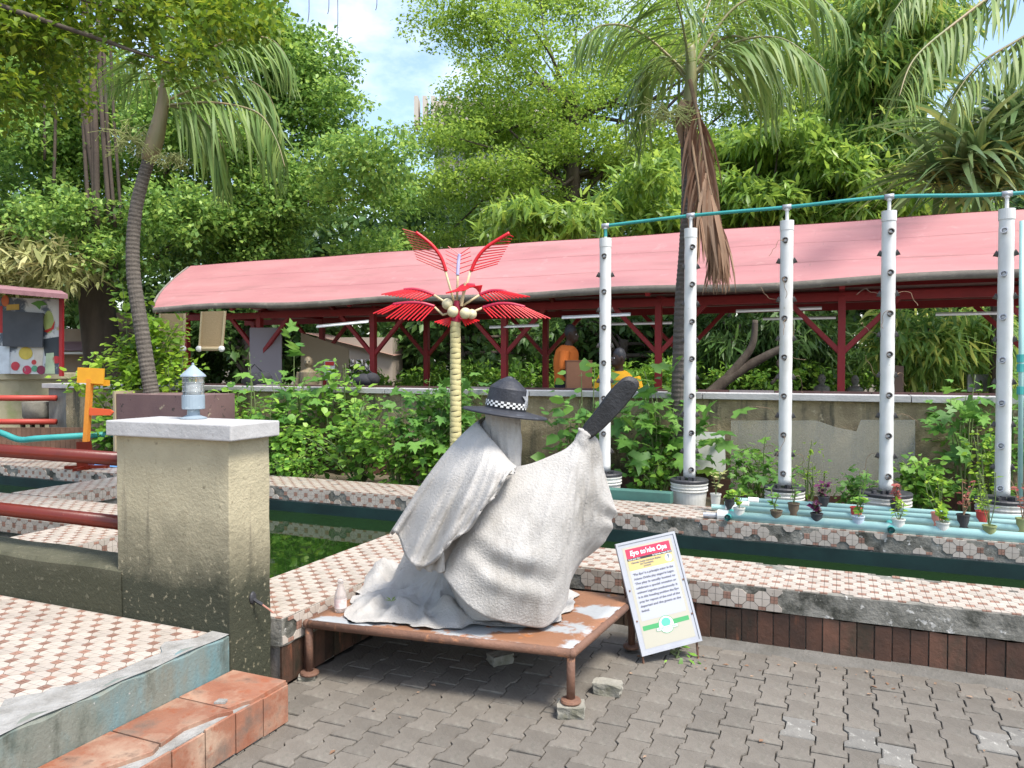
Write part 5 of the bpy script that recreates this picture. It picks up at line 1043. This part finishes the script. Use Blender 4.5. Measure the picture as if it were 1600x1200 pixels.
def fill(poly, n, d0, d1, ru, rv, rd, seed, gap=.72):
    rr = random.Random(seed); us = [p[0] for p in poly]; vs = [p[1] for p in poly]; out = []; tries = 0
    while len(out) < n and tries < 9000:
        tries += 1; u = rr.uniform(min(us), max(us)); v = rr.uniform(min(vs), max(vs)); k = rr.uniform(.7, 1.3)
        if not inpoly(u, v, poly): continue
        if any(((u-o[0])/(ru*gap))**2+((v-o[1])/(rv*gap))**2 < 1 for o in out): continue
        out.append((u, v, rr.uniform(d0, d1), ru*k, rv*k*rr.uniform(.85, 1.15), rd*k))
    return out
def limbs(parent, base, fork, clumps, r0, m, nmax=26, name='limb', seed=1):
    rr = random.Random(seed); tb_ = MB(); base = Vector(base); fork = Vector(fork)
    tb_.tube(cr([base, base.lerp(fork, .5)+Vector((rr.uniform(-.15, .15), 0, 0)), fork], 14), list(np.linspace(r0, r0*.62, 14)), 12); tb_.build('trunk', m, parent, smooth=True)
    for c in clumps[:nmax]:
        e = P(c[0], c[1], c[2]); t0 = rr.uniform(.55, 1); s = base.lerp(fork, t0); mid = s.lerp(e, .5)+Vector((rr.uniform(-.4, .4), rr.uniform(-.4, .4), rr.uniform(-.1, .5)))
        L_ = (e-s).length; MB().tube(cr([s, mid, e], 12), list(np.linspace(max(.03, min(.08, r0*.30)), .010, 12)), 7).build(name, m, parent, smooth=True)

# ---------------------------------------------------------------- trees
fg = thing('fig_tree', 'big spreading fig tree with hanging aerial roots at the left', 'tree', P(160, 600, 17)); fg.location.z = 0
poly = [(-90, 60), (430, 40), (500, 75), (540, 140), (600, 210), (612, 300), (605, 415), (-90, 440)]
cl = fill(poly, 60, 15.6, 19.5, 62, 44, 1.2, 3, .62); crown('crown', LM['fig'], fg, cl, 140000, .112, OVAL, .5, 16, .35, .33, .35, 1.3)
limbs(fg, P(175, 640, 17), P(140, 330, 17), [c for c in cl if c[1] < 330 and c[2] > 17.6][:9], .45, MT['bark_fig'], 9)
for k, (u, v, u2, v2, r) in enumerate([(140, -30, 148, 345, .05), (152, -30, 172, 350, .05), (136, -30, 152, 360, .06), (160, -30, 180, 355, .035), (86, -20, 84, 290, .03), (75, -20, 70, 250, .028), (130, -20, 138, 330, .04), (170, -30, 190, 345, .03), (100, -30, 150, 300, .07)]):
    MB().tube(cr([P(u, v, 15.6), P((u+u2)/2+random.uniform(-5, 5), (v+v2)/2, 15.6), P(u2, v2, 15.7)], 14), r, 8).build('aerial_root', MT['bark_fig'], fg, smooth=True)
cl2 = fill([(-60, 330), (110, 380), (110, 460), (-60, 450)], 9, 15, 17, 40, 30, .8, 5); t_ = thing('straw_shrub', 'pale yellow-green feathery bush above the kiosk roof', 'shrub', P(30, 600, 16)); t_.location.z = 0; crown('crown', LM['straw'], t_, cl2, 5200, .30, LONG, .4, 16, .3, .4)
MB().tube([P(30, 610, 16), P(25, 420, 16)], [.12, .04], 8).build('trunk', MT['bark_fig'], t_)
um = thing('umbrella_tree', 'tall layered light green tree behind the pavilion centre', 'tree', P(895, 600, 24)); um.location.z = 0
poly = [(640, 0), (640, -40), (1340, -40), (1340, 250), (1000, 330), (830, 390), (640, 395), (615, 340), (625, 225), (700, 205), (720, 120), (680, 50)]
cl = fill(poly, 105, 21, 27, 74, 18, 1.9, 8, .56); crown('crown', LM['term'], um, cl, 160000, .112, OVAL, .15, 16, .05, .40, .6, 1.25)
limbs(um, P(905, 620, 24), P(893, 150, 24), cl, .36, MT['bark_dark'], 40, seed=4)
mg = thing('mango_tree', 'broad mango tree with drooping leaves rising over the pavilion roof', 'tree', P(1130, 600, 16.5)); mg.location.z = 0
poly = [(770, 375), (800, 345), (900, 335), (960, 290), (1060, 250), (1200, 190), (1300, 215), (1420, 250), (1440, 350), (1200, 365)]
cl = fill(poly, 44, 14.2, 17.5, 50, 28, 1.0, 9, .66); crown('crown', LM['mango'], mg, cl, 26000, .27, LONG, .5, 12, .5, .30, .5, 1.25)
limbs(mg, P(1130, 620, 16.5), P(1120, 400, 16.5), cl, .22, MT['bark_dark'], 22, seed=6)
bt2 = thing('willowy_tree', 'tall narrow-leaved tree with drooping sprays right of centre', 'tree', P(1395, 600, 15.5)); bt2.location.z = 0
poly = [(1340, 10), (1420, -30), (1500, 20), (1490, 120), (1470, 200), (1500, 330), (1290, 330), (1300, 250), (1350, 180), (1330, 90)]
cl = fill(poly, 34, 14.6, 16.4, 44, 34, .8, 12, .62); crown('crown', LM['bamboo'], bt2, cl, 24000, .30, LONG, .5, 14, .75, .30, .4, .85)
limbs(bt2, P(1400, 620, 15.5), P(1395, 120, 15.5), cl, .20, MT['bark_dark'], 18, seed=7)
for lab, poly, n, d, nl in [('dark bamboo-like tree drooping behind the fourth tower', [(1330, 495), (1560, 500), (1570, 600), (1440, 600), (1340, 560)], 15, (12.9, 14.2), 5200), ('shaded tree filling the pavilion bay behind the third tower', [(1080, 495), (1300, 495), (1310, 600), (1090, 560)], 13, (14, 15.5), 4200)]:
    t_ = thing('shade_tree', lab, 'tree', P(poly[0][0]+90, 600, d[1])); t_.location.z = 0; cl = fill(poly, n, d[0], d[1], 36, 30, .7, n, .7); crown('crown', LM['bamboo' if n == 15 else 'dark'], t_, cl, nl, .32, LONG, .5, 14, .75, .3, .4, .8); limbs(t_, P(poly[0][0]+90, 640, d[1]), P(poly[0][0]+90, 520, d[1]), cl, .12, MT['bark_dark'], 10)
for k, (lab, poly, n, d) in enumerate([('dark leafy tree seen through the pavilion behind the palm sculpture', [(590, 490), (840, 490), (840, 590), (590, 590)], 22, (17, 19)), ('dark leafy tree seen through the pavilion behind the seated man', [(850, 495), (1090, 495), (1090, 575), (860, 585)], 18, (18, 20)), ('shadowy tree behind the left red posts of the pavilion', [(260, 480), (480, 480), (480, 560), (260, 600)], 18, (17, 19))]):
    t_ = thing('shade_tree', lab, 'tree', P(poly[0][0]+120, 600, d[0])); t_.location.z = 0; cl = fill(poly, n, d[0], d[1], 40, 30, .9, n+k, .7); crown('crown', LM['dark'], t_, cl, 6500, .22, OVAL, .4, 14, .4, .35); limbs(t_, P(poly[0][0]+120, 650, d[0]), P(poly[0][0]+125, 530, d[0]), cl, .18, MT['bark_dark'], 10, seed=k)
t_ = thing('forked_tree', 'bare dark forked trunk under the pavilion between two towers', 'tree', P(1165, 610, 12.9)); t_.location.z = .0
for pts, r in (([(1105, 620), (1140, 590), (1190, 560), (1230, 540)], .11), ([(1112, 618), (1150, 575), (1175, 540), (1180, 500)], .09), ([(1205, 600), (1220, 580), (1215, 565), (1240, 550)], .03)): MB().tube(cr([P(u, v, 12.9) for u, v in pts], 16), list(np.linspace(r, r*.5, 16)), 9).build('trunk', MT['bark_dark'], t_, smooth=True)
fwd = thing('far_wood', 'x', 'trees', (0, 0, 0))
bpy.data.objects.remove(fwd)
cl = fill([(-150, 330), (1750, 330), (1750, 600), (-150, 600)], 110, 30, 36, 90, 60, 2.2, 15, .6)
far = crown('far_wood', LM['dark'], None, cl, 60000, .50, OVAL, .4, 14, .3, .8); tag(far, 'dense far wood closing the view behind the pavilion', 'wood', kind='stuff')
hd = crown('hedge', LM['shrub'], None, fill([(560, 575), (1600, 575), (1600, 606), (560, 606)], 60, 13.6, 15.5, 30, 14, .6, 21, .7), 9000, .12, OVAL, .4, 12, .1, .2); tag(hd, 'low sunlit green growth on the ground beyond the pavilion', 'ground cover', kind='stuff')
# overhanging branch near the camera, its tree standing off to the left
oh = thing('overhanging_tree', 'near olive-green branches hanging into the top left corner', 'tree', (-8.5, 1.0, 0))
poly = [(-140, -60), (430, -60), (420, 40), (300, 95), (270, 125), (150, 60), (90, 160), (-20, 170), (-140, 160)]
cl = fill(poly, 44, 5.4, 7.0, 46, 24, .45, 31, .6)+[(270, 100, 5.8, 24, 16, .2), (30, 60, 5.8, 60, 40, .5), (200, 20, 5.8, 70, 36, .5), (350, 30, 6, 60, 26, .4), (60, 150, 6, 30, 20, .3), (15, 205, 6.2, 22, 7, .2)]
crown('crown', LM['near'], oh, cl, 17000, .062, OVAL, .3, 14, .15, .17, .4, 1.15)
tk = MB().tube(cr([(-8.5, 1.0, -.02), (-8.4, 1.1, 2.0), (-8.2, 1.6, 4.2)], 14), list(np.linspace(.32, .2, 14)), 12).build('trunk', MT['bark_dark'], oh, smooth=True)
for c in cl[::2]:
    e = P(c[0], c[1], c[2]); s = Vector((-8.2, 1.6, 4.1)); MB().tube(cr([s, s.lerp(e, .5)+UP*.35, e], 12), list(np.linspace(.06, .006, 12)), 6).build('limb', MT['bark_dark'], oh, smooth=True)
for k, (u, v0, v1, d) in enumerate([(482, -5, 35, 7), (513, -5, 22, 7), (527, -5, 62, 7), (588, -8, 16, 7)]):
    MB().tube(cr([P(u, v0-30, d), P(u+1, (v0+v1)/2, d), P(u-1, v1, d)], 8), .0035, 5).build('hanging_twig', MT['bark_dark'], oh)

# ---------------------------------------------------------------- palms
def frond(parent, path, m, nl=46, LL=.55, sag=.5, name='frond', r=.018, w=.030, both=True, hang=.6, seed=0):
    rr = np.random.default_rng(seed); k = cr(path, 40); f_ = MB().tube(k, list(np.linspace(r, .004, 40)), 6).build(name, MT['shaft'] if m is not LM['dead'] else dry, parent, smooth=True)
    tpl = strip(4, sag, w); C = []; D = []; N = []; L_ = []
    for side in (-1, 1):
        for i in range(nl):
            t = .12+.87*i/nl+rr.uniform(-.006, .006); j = min(int(t*39), 38); p = k[j]; tan = k[j+1]-k[j]; tan /= np.linalg.norm(tan)+1e-9
            s = np.cross(tan, (0, 0, 1)); s = s/(np.linalg.norm(s)+1e-6)*side; d = s*.75+tan*.7+np.array((0, 0, -hang*rr.uniform(.5, 1.2)))+rr.normal(size=3)*.10
            C.append(p); D.append(d); n_ = np.array((0, 0, 1.))+s*.3+rr.normal(size=3)*.15; N.append(n_); L_.append(LL*(.55+.75*math.sin(math.pi*min(1, .15+.8*t)))*rr.uniform(.85, 1.12))
    leaves('leaflets', m, f_, tpl, C, D, N, np.array(L_)); return f_
def infl(parent, c, r, m, n=260, seed=0):
    rr = random.Random(seed); b = MB(); c = Vector(c)
    for i in range(26):
        a = rr.uniform(0, 6.28); e = rr.uniform(-.7, .6); d = Vector((math.cos(a)*math.cos(e), math.sin(a)*math.cos(e), math.sin(e))); p = c+d*r*rr.uniform(.5, 1.1); b.tube([c, c.lerp(p, .5)+UP*.05, p], [.008, .005, .003], 5)
        for _ in range(7): q = c.lerp(p, rr.uniform(.35, 1)); e2 = q+Vector((rr.uniform(-1, 1), rr.uniform(-1, 1), rr.uniform(-1, .6)))*r*.38; b.tube([q, e2], [.004, .0025], 4); b.ball(e2, .007, 5, 3)
    b.build('flower_spray', m, parent)
sprm = mat('pale_flower_spray', (.33, .36, .13), (.26, .28, .10), 9, .7)
dL = 9.5; pl_ = thing('palm_tree', 'slender leaning palm rising behind the mauve planter box', 'tree', P(243, 640, dL)); pl_.location.z = .2
def ringed(path, r0, r1, parent, m, n=70):
    k = cr(path, n*2); rr = []
    for i in range(n*2): t = i/(n*2-1); rr.append((r0+(r1-r0)*t)*(1.035 if i % 2 else .97))
    MB().tube(k, rr, 16).build('trunk', m, parent, smooth=False)
ringed([P(246, 660, dL), P(236, 610, dL), P(222, 520, dL), P(208, 420, dL), P(212, 330, dL), P(232, 250, dL)], .096, .070, pl_, MT['palm_bark'])
MB().tube(cr([P(231, 252, dL), P(243, 215, dL), P(252, 175, dL), P(258, 130, dL), P(262, 90, dL)], 20), [.075, .09, .105, .105, .10, .10, .095, .09, .085, .08, .075, .07, .066, .06, .056, .05, .046, .042, .038, .034], 14).build('crownshaft', MT['shaft'], pl_, smooth=True)
infl(pl_, P(205, 218, dL-.1), .36, sprm, seed=1); infl(pl_, P(268, 250, dL-.1), .22, sprm, seed=2)
for k, (pts, ll) in enumerate([([(256, 160), (300, 140), (370, 120), (420, 150), (440, 215)], .62), ([(256, 165), (300, 175), (340, 215), (345, 255)], .62), ([(256, 165), (330, 160), (400, 175), (430, 215), (445, 260)], .55), ([(255, 150), (225, 108), (190, 100), (165, 128)], .42), ([(257, 140), (270, 60), (310, -20), (380, -60)], .6), ([(257, 140), (235, 50), (215, -40)], .6), ([(257, 140), (340, 70), (420, 60), (460, 110)], .5)]):
    n = len(pts); frond(pl_, [P(u, v, dL-.5*(k % 3-1)*i/(n-1)) for i, (u, v) in enumerate(pts)], LM['palm'], 38, ll*1.15, .55, seed=k, hang=.75, w=.020)
dR = 7.75; pr_ = thing('palm_tree', 'palm with a dead brown frond hanging beside the second tower', 'tree', P(1062, 640, dR)); pr_.location.z = .2
ringed([P(1060, 690, dR), P(1062, 600, dR), P(1066, 480, dR), P(1073, 380, dR), P(1076, 290, dR), P(1073, 205, dR)], .085, .068, pr_, mat('dark_palm_bark', (.075, .062, .055), (.13, .11, .095), 10, .9, .8, 30, stretch=(1, 1, 4)))
MB().tube(cr([P(1073, 208, dR), P(1077, 170, dR), P(1080, 120, dR), P(1078, 70, dR)], 14), list(np.linspace(.088, .045, 14)), 14).build('crownshaft', MT['shaft'], pr_, smooth=True)
infl(pr_, P(1048, 178, dR-.12), .30, sprm, seed=4)
for k, (pts, ll) in enumerate([([(1076, 130), (1040, 90), (1005, 110), (990, 170), (985, 215)], .60), ([(1078, 120), (1000, 50), (940, 40), (900, 70)], .42), ([(1082, 120), (1140, 70), (1220, 60), (1290, 110)], .60), ([(1082, 120), (1130, 60), (1180, 70), (1215, 130), (1225, 170)], .62), ([(1080, 110), (1150, 10), (1250, -20), (1320, 30)], .6), ([(1078, 110), (1060, 10), (1020, -70)], .6), ([(1080, 110), (1110, 0), (1170, -80)], .6)]):
    n = len(pts); frond(pr_, [P(u, v, dR-.6*((k % 3)-1)*i/(n-1)) for i, (u, v) in enumerate(pts)], LM['palm'], 34, ll, .5, seed=10+k, hang=.7, w=.020)
frond(pr_, [P(1078, 125, dR-.1), P(1092, 190, dR-.25), P(1108, 290, dR-.35), P(1124, 345, dR-.38), P(1120, 385, dR-.4)], LM['dead'], 110, .62, .3, name='dead_frond', r=.022, w=.019, hang=1.25, seed=33)
frond(pr_, [P(1074, 170, dR-.1), P(1082, 230, dR-.3), P(1092, 300, dR-.42), P(1090, 350, dR-.45), P(1078, 400, dR-.45)], LM['dead'], 60, .42, .2, name='dead_frond', r=.02, w=.022, hang=1.7, seed=34)
MB().tube(cr([P(1070, 160, dR-.05), P(1062, 190, dR-.1), P(1066, 230, dR-.1)], 8), [.05, .06, .055, .05, .04, .03, .02, .01], 10).build('dead_sheath', dry, pr_, smooth=True)
co = thing('coconut_palm', 'coconut palm fronds arching in from the upper right', 'tree', P(1900, 600, 9.5)); co.location.z = 0
MB().tube(cr([P(1890, 700, 9.5), P(1880, 300, 9.5), P(1800, -200, 9.5)], 20), list(np.linspace(.16, .11, 20)), 14).build('trunk', MT['palm_bark'], co, smooth=True)
for k, pts in enumerate([[(1800, -200), (1620, -60), (1500, 30), (1430, 90), (1405, 150)], [(1800, -200), (1700, -20), (1610, 50), (1530, 100), (1485, 160)], [(1800, -200), (1600, -130), (1450, -40), (1395, 20)], [(1800, -200), (1760, 60), (1700, 120), (1620, 170)]]):
    n = len(pts); frond(co, [P(u, v, 9.5-.3*i+.4*k) for i, (u, v) in enumerate(pts)], LM['palm'], 74, .62, .35, seed=50+k, hang=.55, w=.024, r=.03)
pd = thing('screw_pine', 'large screw pine with long strap leaves at the right edge', 'shrub', P(1560, 600, 12.6)); pd.location.z = 0
MB().tube([P(1560, 640, 12.6), P(1560, 330, 12.6)], [.14, .10], 10).build('trunk', MT['bark_fig'], pd); C = []; D = []; N = []; L_ = []
for (u, v, n) in [(1590, 240, 110), (1520, 262, 100), (1575, 180, 80), (1470, 285, 80), (1640, 230, 60), (1545, 300, 80), (1500, 215, 60)]:
    c = np.array(P(u, v, 11.6+random.uniform(-.5, .3)))
    for i in range(n): a = RNG.uniform(0, 6.28); e = RNG.uniform(.05, 1.35); C.append(c+RNG.normal(size=3)*.06); D.append((math.cos(a)*math.cos(e), math.sin(a)*math.cos(e), math.sin(e))); N.append((0, 0, 1)+RNG.normal(size=3)*.2); L_.append(RNG.uniform(.8, 1.5))
leaves('strap_leaves', LM['pand'], pd, strip(6, .75, .034), C, D, N, np.array(L_))

# ---------------------------------------------------------------- shrubs in the bed
B = 'bed plants along the garden wall'
def shrub(label, u, vt, d, w, m, n, L, tpl, zb=.22, name='shrub', spr=8, nst=9, droop=.2, seed=0, cat='shrub', group=None, wid=1.0):
    """stems fan from the foot to sprigs spread through a w-wide dome whose top is at pixel row vt"""
    if group == B:                       # bed plants: d is turned into a row of the bed between pond wall and garden wall
        Yb = 7.0+(d-6.85)*1.15; d2 = Yb/(.919+.394*(u-800)/1200); w *= d2/d; L *= (d2/d)**.6; d = d2
    rr = random.Random(seed+int(u)); c = P(u, vt, d); base = Vector((c.x, c.y, zb)); h = (c.z-zb)*(1.14 if group == B else 1)
    t_ = thing(name, label, cat, base, group); tips = []
    for i in range(nst):
        a = rr.uniform(0, 6.28); q = rr.random()**.6; e = base+Vector((math.cos(a)*w/2*q, math.sin(a)*w/2*q*.7, h*rr.uniform(.60, 1.0)*(1-.35*q*q)))
        k = cr([base+Vector((math.cos(a)*.04, math.sin(a)*.04, 0)), base.lerp(e, .5)+Vector((rr.uniform(-.05, .05), rr.uniform(-.05, .05), h*.10)), e], 12); MB().tube(k, list(np.linspace(.007+.004*h, .003, 12)), 5).build('stem', MT['stem'], t_, smooth=True); tips.append(k)
    C = []; D = []; N = []
    for i in range(n):
        k = rr.choice(tips); t = rr.random()**.7; j = min(int((.15+.85*t)*11), 10); p = k[j]; off = np.array([rr.gauss(0, 1), rr.gauss(0, 1), rr.gauss(0, .6)])*L*1.0
        C.append(p+off); D.append(off+np.array([rr.gauss(0, .5), rr.gauss(0, .5), -droop])*L); N.append(np.array([rr.gauss(0, .3), rr.gauss(0, .3), 1])+np.array(-FW)*.35)
    Ls = L*(.4+1.1*RNG.random(n)**1.6); leaves('foliage', m, t_, tpl, C, D, N, Ls, Ls*wid); return t_
B = 'bed plants along the garden wall'
shrub('tall lobed-leaf vine shrub just left of the metal palm trunk', 672, 568, 7.0, .95, LM['gourd'], 520, .105, LOBED, nst=16, group=B)
shrub('lobed-leaf vine shrub close behind the metal palm trunk', 728, 590, 7.5, .8, LM['gourd'], 300, .10, LOBED, nst=12, group=B)
shrub('tall broad-leaf plant standing right of the white capped pier', 455, 545, 7.3, .55, LM['gourd'], 150, .15, LOBED, nst=9, group=B)
shrub('bright bushy shrub in the middle of the bed', 560, 622, 7.0, 1.25, LM['shrub'], 900, .062, BROAD, nst=22, group=B)
shrub('bushy shrub low beside the far pond wall left of the palm sculpture', 625, 660, 6.95, .8, LM['shrub'], 650, .06, BROAD, nst=18, group=B)
shrub('loose light green shrub behind the middle of the bed', 530, 575, 7.6, .9, LM['shrub'], 420, .085, BROAD, nst=12, group=B)
shrub('light green shrub directly behind the blue lamp', 365, 605, 7.4, .9, LM['shrub'], 650, .08, BROAD, nst=14, group=B)
shrub('broad-leaf shrub between the pier cap and the tall plant', 430, 630, 7.0, .8, LM['shrub'], 520, .075, BROAD, nst=16, group=B)
shrub('low weeds at the bed edge right of the pier', 470, 705, 6.85, 1.0, LM['shrub'], 600, .05, BROAD, nst=16, group=B)
shrub('thin seedling spire rising above the shrub behind the lamp', 390, 555, 7.0, .12, LM['shrub'], 40, .04, BROAD, nst=2, group=B)
shrub('leafy shrub between the palm sculpture and the statue hat', 690, 690, 6.9, .5, LM['shrub'], 420, .065, BROAD, nst=10, group=B)
shrub('pale broad-leaf plant on the left of the raised blade', 895, 625, 7.3, .5, LM['gourd'], 130, .11, BROAD, nst=7, group=B)
shrub('big pawpaw-like plant between the first and second towers', 1030, 592, 7.4, .95, LM['gourd'], 260, .17, LOBED, nst=11, group=B)
shrub('trailing weeds under the plant between the first two towers', 1015, 700, 7.2, .6, LM['shrub'], 420, .05, BROAD, nst=12, group=B)
shrub('tall leafy shoot just left of the first white tower', 920, 552, 7.5, .35, LM['gourd'], 50, .16, BROAD, nst=4, group=B)
shrub('soft shrub before the clear sheet near the third tower', 1190, 690, 7.3, .5, LM['gourd'], 190, .09, LOBED, nst=9, group=B)
shrub('dense shrub right of the fourth tower', 1440, 712, 7.2, .6, LM['shrub'], 700, .065, BROAD, nst=14, group=B)
shrub('cassava-like plant left of the rightmost tower', 1510, 600, 7.5, .55, LM['gourd'], 130, .13, LOBED, nst=7, group=B)
shrub('leafy plant behind the rightmost tower', 1580, 605, 7.6, .6, LM['gourd'], 170, .12, LOBED, nst=8, group=B)
shrub('fine pale shoots left of the rightmost tower', 1545, 660, 7.1, .35, LM['lime'], 300, .04, BROAD, nst=12, group=B)
shrub('slim upright shoots before the clear sheet', 1270, 690, 7.0, .3, LM['lime'], 110, .05, OVAL, nst=6, group=B)
shrub('feathery seedlings beside the third tower bucket', 1330, 730, 6.95, .5, LM['gourd'], 150, .07, LOBED, nst=7, group=B)
shrub('feathery lime plant inside the pavilion right of the fourth tower', 1460, 585, 10.2, 1.0, LM['lime'], 260, .13, LONG, zb=.35, nst=9)
sap = shrub('lime green sapling leaning around the left palm trunk', 200, 437, 10.2, 2.0, LM['lime'], 2600, .088, BROAD, nst=22, name='sapling', seed=2)
shrub('lower leafy sapling in front of the left palm foot', 285, 515, 9.9, 1.0, LM['lime'], 700, .08, BROAD, nst=12, name='sapling', seed=5)
shrub('dark leafy shrub below the orange signpost boards', 182, 622, 10, .85, LM['shrub'], 700, .08, BROAD, nst=14, name='shrub', seed=6)
shrub('small green tuft growing at the pond edge beside the parapet', 163, 862, 4.3, .14, LM['shrub'], 40, .05, BROAD, zb=.2, nst=5)
shrub('small weed growing from the paving under the sign', 1052, 1004, 4.06, .14, LM['shrub'], 26, .05, LONG, zb=.0, nst=5, cat='weed', name='weed', wid=2)
pp_ = bpy.data.objects  # small pots sitting in the aqua channels
POTS = [(1155, 800, 0, 'pale_grey', 'lime', .16, 'pale grey pot with a bright leafy seedling at the left pipe end'), (1213, 803, 0, 'bark_dark', 'gourd', .20, 'brown pot with thin stems near the left pipe end'), (1240, 803, 1, 'bark_dark', 'gourd', .26, 'dark pot holding a drooping green plant on the second pipe'), (1276, 806, 0, 'black', 'purple', .12, 'black pot with a small purple plant'), (1287, 790, 3, 'black', 'purple', .16, 'black pot with purple leaves on the rear pipe'),
        (1338, 800, 1, 'red', 'gourd', .34, 'red pot with a tall thin-leaved plant'), (1341, 812, 0, 'pale_blue', 'shrub', .16, 'pale blue pot with a bushy seedling'), (1404, 815, 0, 'pale_grey', 'lime', .18, 'white pot with a pale striped plant near the middle bearer'), (1400, 797, 3, 'black', 'red', .14, 'dark pot with a reddish plant on the rear pipe'), (1465, 802, 1, 'pink', 'lime', .40, 'pink pot with tall wiry shoots'), (1473, 820, 0, 'pale_grey', 'lime', .12, 'pale pot beside the pink one'),
        (1505, 815, 1, 'black', 'red', .30, 'flat dark pot with a red-leaved plant'), (1535, 800, 2, 'red', 'lime', .20, 'red pot with light leaves near the right edge'), (1546, 825, 0, 'olive', 'lime', .48, 'olive pot with a tall feathery plant near the right edge'), (1598, 812, 1, 'olive', 'red', .34, 'pot with pinkish twigs cut by the right edge'), (1118, 800, 2, 'pale_grey', 'straw', .22, 'greyish pot with dry shoots left of the pipe ends'), (1140, 812, 1, 'black', 'shrub', .10, 'black pot at the very left of the second pipe')]
PC = {'red': mat('red_pot', (.45, .06, .05), rough=.5), 'pink': mat('pink_pot', (.55, .22, .18), rough=.5), 'pale_blue': mat('pale_blue_pot', (.45, .52, .60), rough=.5), 'olive': mat('olive_pot', (.25, .28, .12), rough=.5), 'pale_grey': MT['pale_grey'], 'black': MT['black'], 'bark_dark': mat('brown_pot', (.12, .09, .06), rough=.7)}
for k, (u, v, row, pc, lf, h, lab) in enumerate(POTS):
    Y = ROWS[row][0]; q = PY(u, v, Y); c = Vector((q.x, Y, PY(1300, ROWS[row][2], Y).z+.0)); h *= .85; t_ = thing('plant_pot', lab, 'pot plant', c, 'seedling pots in the aqua pipes')
    MB().lathe([(.034, -.02), (.042, .066), (.046, .066), (.046, .076), (.040, .076), (.038, .06), (.001, .06)], c, 20, cap=False).build('pot', PC[pc], t_, smooth=False); rr = random.Random(k); C = []; D = []; N = []
    for i in range(4 if h < .3 else 5):
        e = c+Vector((rr.uniform(-.3, .3)*h, rr.uniform(-.3, .3)*h, .07+h*rr.uniform(.65, 1.05))); kk = cr([c+UP*.06, c.lerp(e, .5)+Vector((rr.uniform(-.02, .02), 0, .02)), e], 9); MB().tube(kk, .0028, 5).build('stem', MT['stem'] if lf != 'red' else dry, t_)
        for j in range(6): p = kk[min(8, 3+rr.randrange(6))]; C.append(p); D.append((rr.gauss(0, 1), rr.gauss(0, 1), rr.uniform(-.3, .8))); N.append((rr.gauss(0, .3), rr.gauss(0, .3)-.3, 1))
    leaves('foliage', LM[lf], t_, OVAL if h > .15 else BROAD, C, D, N, .048*(.6+.7*RNG.random(len(C))))
# litter on the paving
rr = random.Random(9); C = []; D = []; N = []
for i in range(120):
    x = rr.uniform(-2.0, 1.6); y_ = rr.choice((rr.uniform(1.9, 4.2), rr.uniform(3.9, 4.28))); C.append((x, y_, .005)); D.append((rr.gauss(0, 1), rr.gauss(0, 1), .05)); N.append((rr.gauss(0, .2), rr.gauss(0, .2), 1))
tag(leaves('leaf_litter', LM['dead'], None, OVAL, C, D, N, .012+.028*RNG.random(120)**2), 'scattered dry leaf bits on the grey paving', 'litter', kind='stuff')
# ---------------------------------------------------------------- distant buildings
tw = thing('tower_block', 'pale beige tower block with roof fins beyond the trees', 'building', P(770, 600, 95)); tw.location.z = 0
c = P(790, 300, 95); bm_ = mat('beige_facade', (.52, .47, .40), (.47, .42, .36), .3, .85); MB().box((c.x, c.y, 15), (16, 14, 33.0), TH).build('wall', bm_, tw)
for k in range(14): q = P(652+k*13, 177, 88-.0*k); MB().box(q, (.45, 2.2, 3.2), TH).build('roof_fin', bm_, tw)
for j in range(6):
    for k in range(8): q = P(690+k*26, 215+j*28, 87.5); MB().box(q, (1.1, .3, 1.2), TH).build('window', mat('far_window', (.10, .12, .14), rough=.2) if (j, k) == (0, 0) else bpy.data.materials['far_window'], tw)
t2 = thing('office_block', 'pale flat-roofed building far behind the screw pine', 'building', P(1570, 600, 60)); t2.location.z = 0
c = P(1590, 300, 60); MB().box((c.x+1.2, c.y+.5, 11), (7, 8, 21.6), TH).build('wall', mat('pale_facade', (.58, .56, .52), rough=.85), t2)
for j in range(3):
    for k in range(3): q = P(1535+k*26, 150+j*30, 55.6); MB().box(q, (.8, .3, .8), TH).build('window', bpy.data.materials['far_window'], t2)
